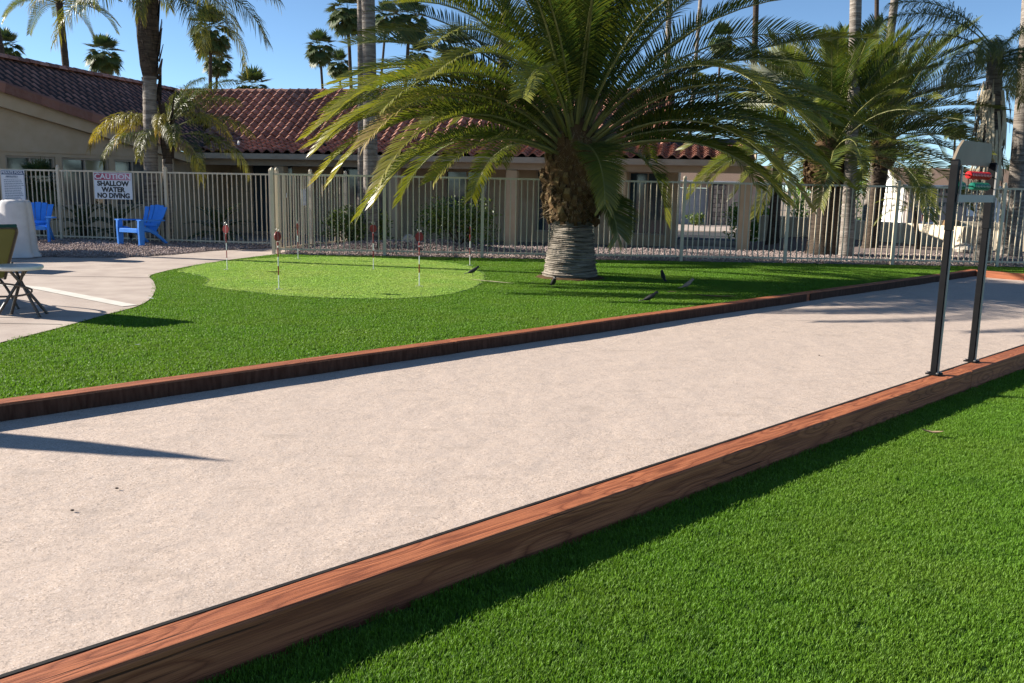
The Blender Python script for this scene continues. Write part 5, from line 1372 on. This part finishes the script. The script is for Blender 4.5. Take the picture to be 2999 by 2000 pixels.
# ------------------------------------------------------------------ score tower on the near timber
pA, pB = Vector((3.31, 6.87, .139)), Vector((3.89, 7.44, .139))
mid = (pA + pB) / 2; half = (pB - pA).length / 2
st = thing('score_tower', 'black bocce score tower with red and green counting beads on the near timber', 'scoreboard', mid, math.atan2(pB.y - pA.y, pB.x - pA.x))
for sx in (-1, 1):
    x = sx * half
    p = MB(); p.bbox((x, 0, .56), (.048, .048, 1.12), .004); p.obj('post', MT['black_metal'], st)
    p2 = MB(); p2.plate([(-.027, 1.12), (.027, 1.12), (.027, 1.61), (.021, 1.638), (.0, 1.65), (-.021, 1.638), (-.027, 1.61)], Matrix.Translation((x, 0, 0)), .054)
    p2.obj('post_head', MT['black_metal'], st)
    MB().box((x + .004, -.0275, .56), (.030, .006, 1.115)).obj('edge_strip', MT['grey_metal'], st)
    b = MB().bbox((x, 0, .006), (.10, .10, .012), .003).obj('base_plate', MT['black_metal'], st)
    for bx in (-.037, .037):
        for by in (-.037, .037):
            MB().lathe([(.009, .012), (.009, .020), (.006, .022), (.001, .022)], 6, (x + bx, by, 0)).obj('bolt', MT['bolt'], b)
fr_ = MB().box((0, -.036, 1.36), (half * 2 - .02, .012, .058)).box((-half + .04, -.036, 1.495), (.020, .012, .21)).box((half - .015, -.038, 1.48), (.020, .012, .30))
fr_.obj('frame', MT['grey_metal'], st)
for zz, nm, beads in ((1.54, 'bead_red', [(-.10 + .034 * k) for k in range(13)]), (1.455, 'bead_green', [(-.335 + .034 * k) for k in range(4)] + [(.0 + .034 * k) for k in range(10)])):
    MB().tube([(-half, 0, zz), (half, 0, zz)], .005, 6).obj('rod', MT['black_metal'], st)
    for bx in beads:
        o = MB().lathe([(.006, -.016), (.023, -.014), (.031, -.005), (.031, .005), (.023, .014), (.006, .016)], 14).obj('bead', MT[nm], st, (bx, 0, zz), smooth=False); o.rotation_euler = (0, R(90), 0)
m = MB(); m.plate([(-.37, 1.615), (.40, 1.615), (.415, 1.66), (.415, 1.76), (.38, 1.80), (-.22, 1.80), (-.30, 1.745), (-.37, 1.66)], Matrix.Translation((0, .03, 0)), .02); m.obj('board', MT['tan_board'], st)

# ------------------------------------------------------------------ birds
def bird(loc, rz, label, mat='bird_dark', pitch=0.0, sc=1.0):
    t = thing('bird', label, 'bird', loc, rz, 'small birds on the turf')
    secs = [(-.17, .030, .004, .012), (-.10, .022, .008, .020), (-.07, .030, .022, .035), (-.02, .040, .038, .052), (.03, .042, .040, .075), (.065, .032, .033, .10), (.085, .027, .028, .122), (.105, .024, .024, .132), (.122, .012, .012, .130), (.128, .006, .006, .128)]
    n = 12; vs = []; fs = []
    cp, sp_ = math.cos(pitch), math.sin(pitch)
    for (x, ry, rz_, zc) in secs:
        for k in range(n):
            a = 2 * math.pi * k / n; y, z = ry * math.cos(a), zc + rz_ * math.sin(a) - .05
            vs.append(((x * cp - z * sp_) * sc, y * sc, (x * sp_ + z * cp + .085) * sc))
    for i in range(len(secs) - 1):
        for k in range(n):
            k2 = (k + 1) % n; fs.append((i * n + k, i * n + k2, (i + 1) * n + k2, (i + 1) * n + k)[::-1])
    fs += [tuple(range(n)), tuple(range((len(secs) - 1) * n, len(secs) * n))[::-1]]
    MB().add(vs, fs).obj('body', MT[mat], t, smooth=True)
    bx, bz = (.126 * cp - .078 * sp_) * sc, (.126 * sp_ + .078 * cp + .085) * sc
    MB().tube([(bx, 0, bz), (bx + .03 * sc * cp, 0, bz - .004 + .03 * sc * sp_)], [.005 * sc, .001], 6).obj('beak', MT['steel_dark'], t)
    for sy in (-1, 1):
        MB().tube([(.0, sy * .016 * sc, .075 * sc), (-.006, sy * .017 * sc, .04 * sc), (.002, sy * .018 * sc, .0), (.022, sy * .02 * sc, .0)], .0028 * sc, 5).obj('leg', MT['steel_dark'], t)
    return t
bz = .0
bird((-.69, 15.2, bz), R(20), 'dark bird pecking at the edge of the putting green, left of the palm', pitch=R(0), sc=.9)
bird((.61, 13.6, bz), R(-75), 'dark bird upright in shade just in front of the palm trunk', pitch=R(6), sc=.9)
bird((2.5, 14.9, bz), R(100), 'dark bird upright on the turf right of the palm trunk', pitch=R(10), sc=.9)
bird((2.68, 13.72, bz), R(15), 'pale brown bird on the turf at the right', 'bird_buff', R(5), .9)
bird((1.84, 11.95, bz), R(0), 'dark bird crouching closest to the far timber', pitch=R(2), sc=.9)

# ------------------------------------------------------------------ small things
def dry_leaf(loc, rz, L, label, mat='dead', curl=.3, name='fallen_leaf', w=.38):
    m = MB(); n = 8; vs = []; r = random.Random(int(abs(loc[0] * 97 + loc[1] * 31)))
    for i in range(n + 1):
        s = i / n; ww = w * L * math.sin(math.pi * (s * .92 + .04)) * .5 * r.uniform(.8, 1.15); x = (s - .5) * L; z = .012 + curl * L * (2 * s - 1) ** 2 * .5
        vs += [(x, -ww, z + ww * .5), (x, 0, z), (x, ww, z + ww * .4)]
    m.add(vs, [(3 * i + j, 3 * i + j + 1, 3 * i + 4 + j, 3 * i + 3 + j) for i in range(n) for j in range(2)])
    tag(m.obj(name, MT[mat], None, loc, rz), label, 'leaf')
dry_leaf((2.71, 5.57, .004), R(-20), .13, 'curled brown dry leaf on the near grass at the right')
dry_leaf((-4.0, 14.92, .006), R(-8), .26, 'dark curled leaf on the putting green behind the nearest flag', 'trunk_dark', .12, w=.25)
dry_leaf((2.9, 12.75, .004), R(-12), .62, 'long dry frond piece on the turf near the far timber', 'dead', .08, w=.12)
dry_leaf((2.35, 13.2, .004), R(10), .16, 'small tan leaf scrap on the turf beside the pale bird', 'dead', .1)
dry_leaf((-.35, 14.15, .004), R(-35), .9, 'pale thin dry strip lying across the green edge', 'fibre', .03, w=.06)
dry_leaf((-.2, 8.95, .004), R(15), .14, 'small brown leaf on the lawn just behind the far timber', 'dead', .1)
dry_leaf((-3.45, 8.1, .004), R(15), .05, 'tiny pale scrap on the grass at the left', 'sign_white', .1)
dry_leaf((-4.61, 11.28, .012), R(-25), .13, 'white scrap lying on the curved deck edge', 'sign_white', .06, w=.25)
for k, (a_, b_) in enumerate(((-2.02, 3.94), (-1.95, 4.25), (2.9, 8.3))):
    o = MB().lathe([(.002, 0), (.009, .004), (.011, .010), (.007, .016), (.001, .018)], 7).obj('seed_pod', MT['trunk_dark'], None, (a_, b_, .004)); o.scale = (.9, .6, .5)
    tag(o, ('dark seed pod nearest the left edge of the court', 'dark seed pod on the court just below the long pointed shadow', 'dark seed pod on the court toward the score tower')[k], 'seed pod', 'seed pods on the court')
def boulder(loc, s, label, seed):
    m = MB().lathe([(.01, 0), (.5, .02), (.62, .25), (.5, .55), (.25, .75), (.02, .8)], 14, jit=lambda i, k, a, z: .12 * mnoise.noise((math.cos(a) * 1.4 + seed, math.sin(a) * 1.4, z * 2)))
    o = m.obj('boulder', MT['stone'], None, loc, seed); o.scale = s; tag(o, label, 'rock')
boulder((-2.4, 20.6, .1), (.30, .22, .36), 'pale boulder behind the fence below the drooping fronds', 3)
boulder((12.1, 24.2, 0), (.5, .4, .3), 'dark boulder in shade behind the right fence', 5)
def path_light(loc, label):
    t = thing('path_light', label, 'garden light', loc, 0, 'low garden lights')
    MB().tube([(0, 0, 0), (0, 0, .16)], .012, 8).obj('stake', MT['steel_dark'], t)
    MB().tube([(0, 0, .14), (.02, -.06, .24)], [.035, .045], 10).obj('lamp_head', MT['steel_dark'], t)
path_light((-8.98, 21.05, 0), 'small black garden light on the gravel left of the clear blue chair')
path_light((-2.95, 19.5, 0), 'small black garden light on the gravel behind the fence, mid left')
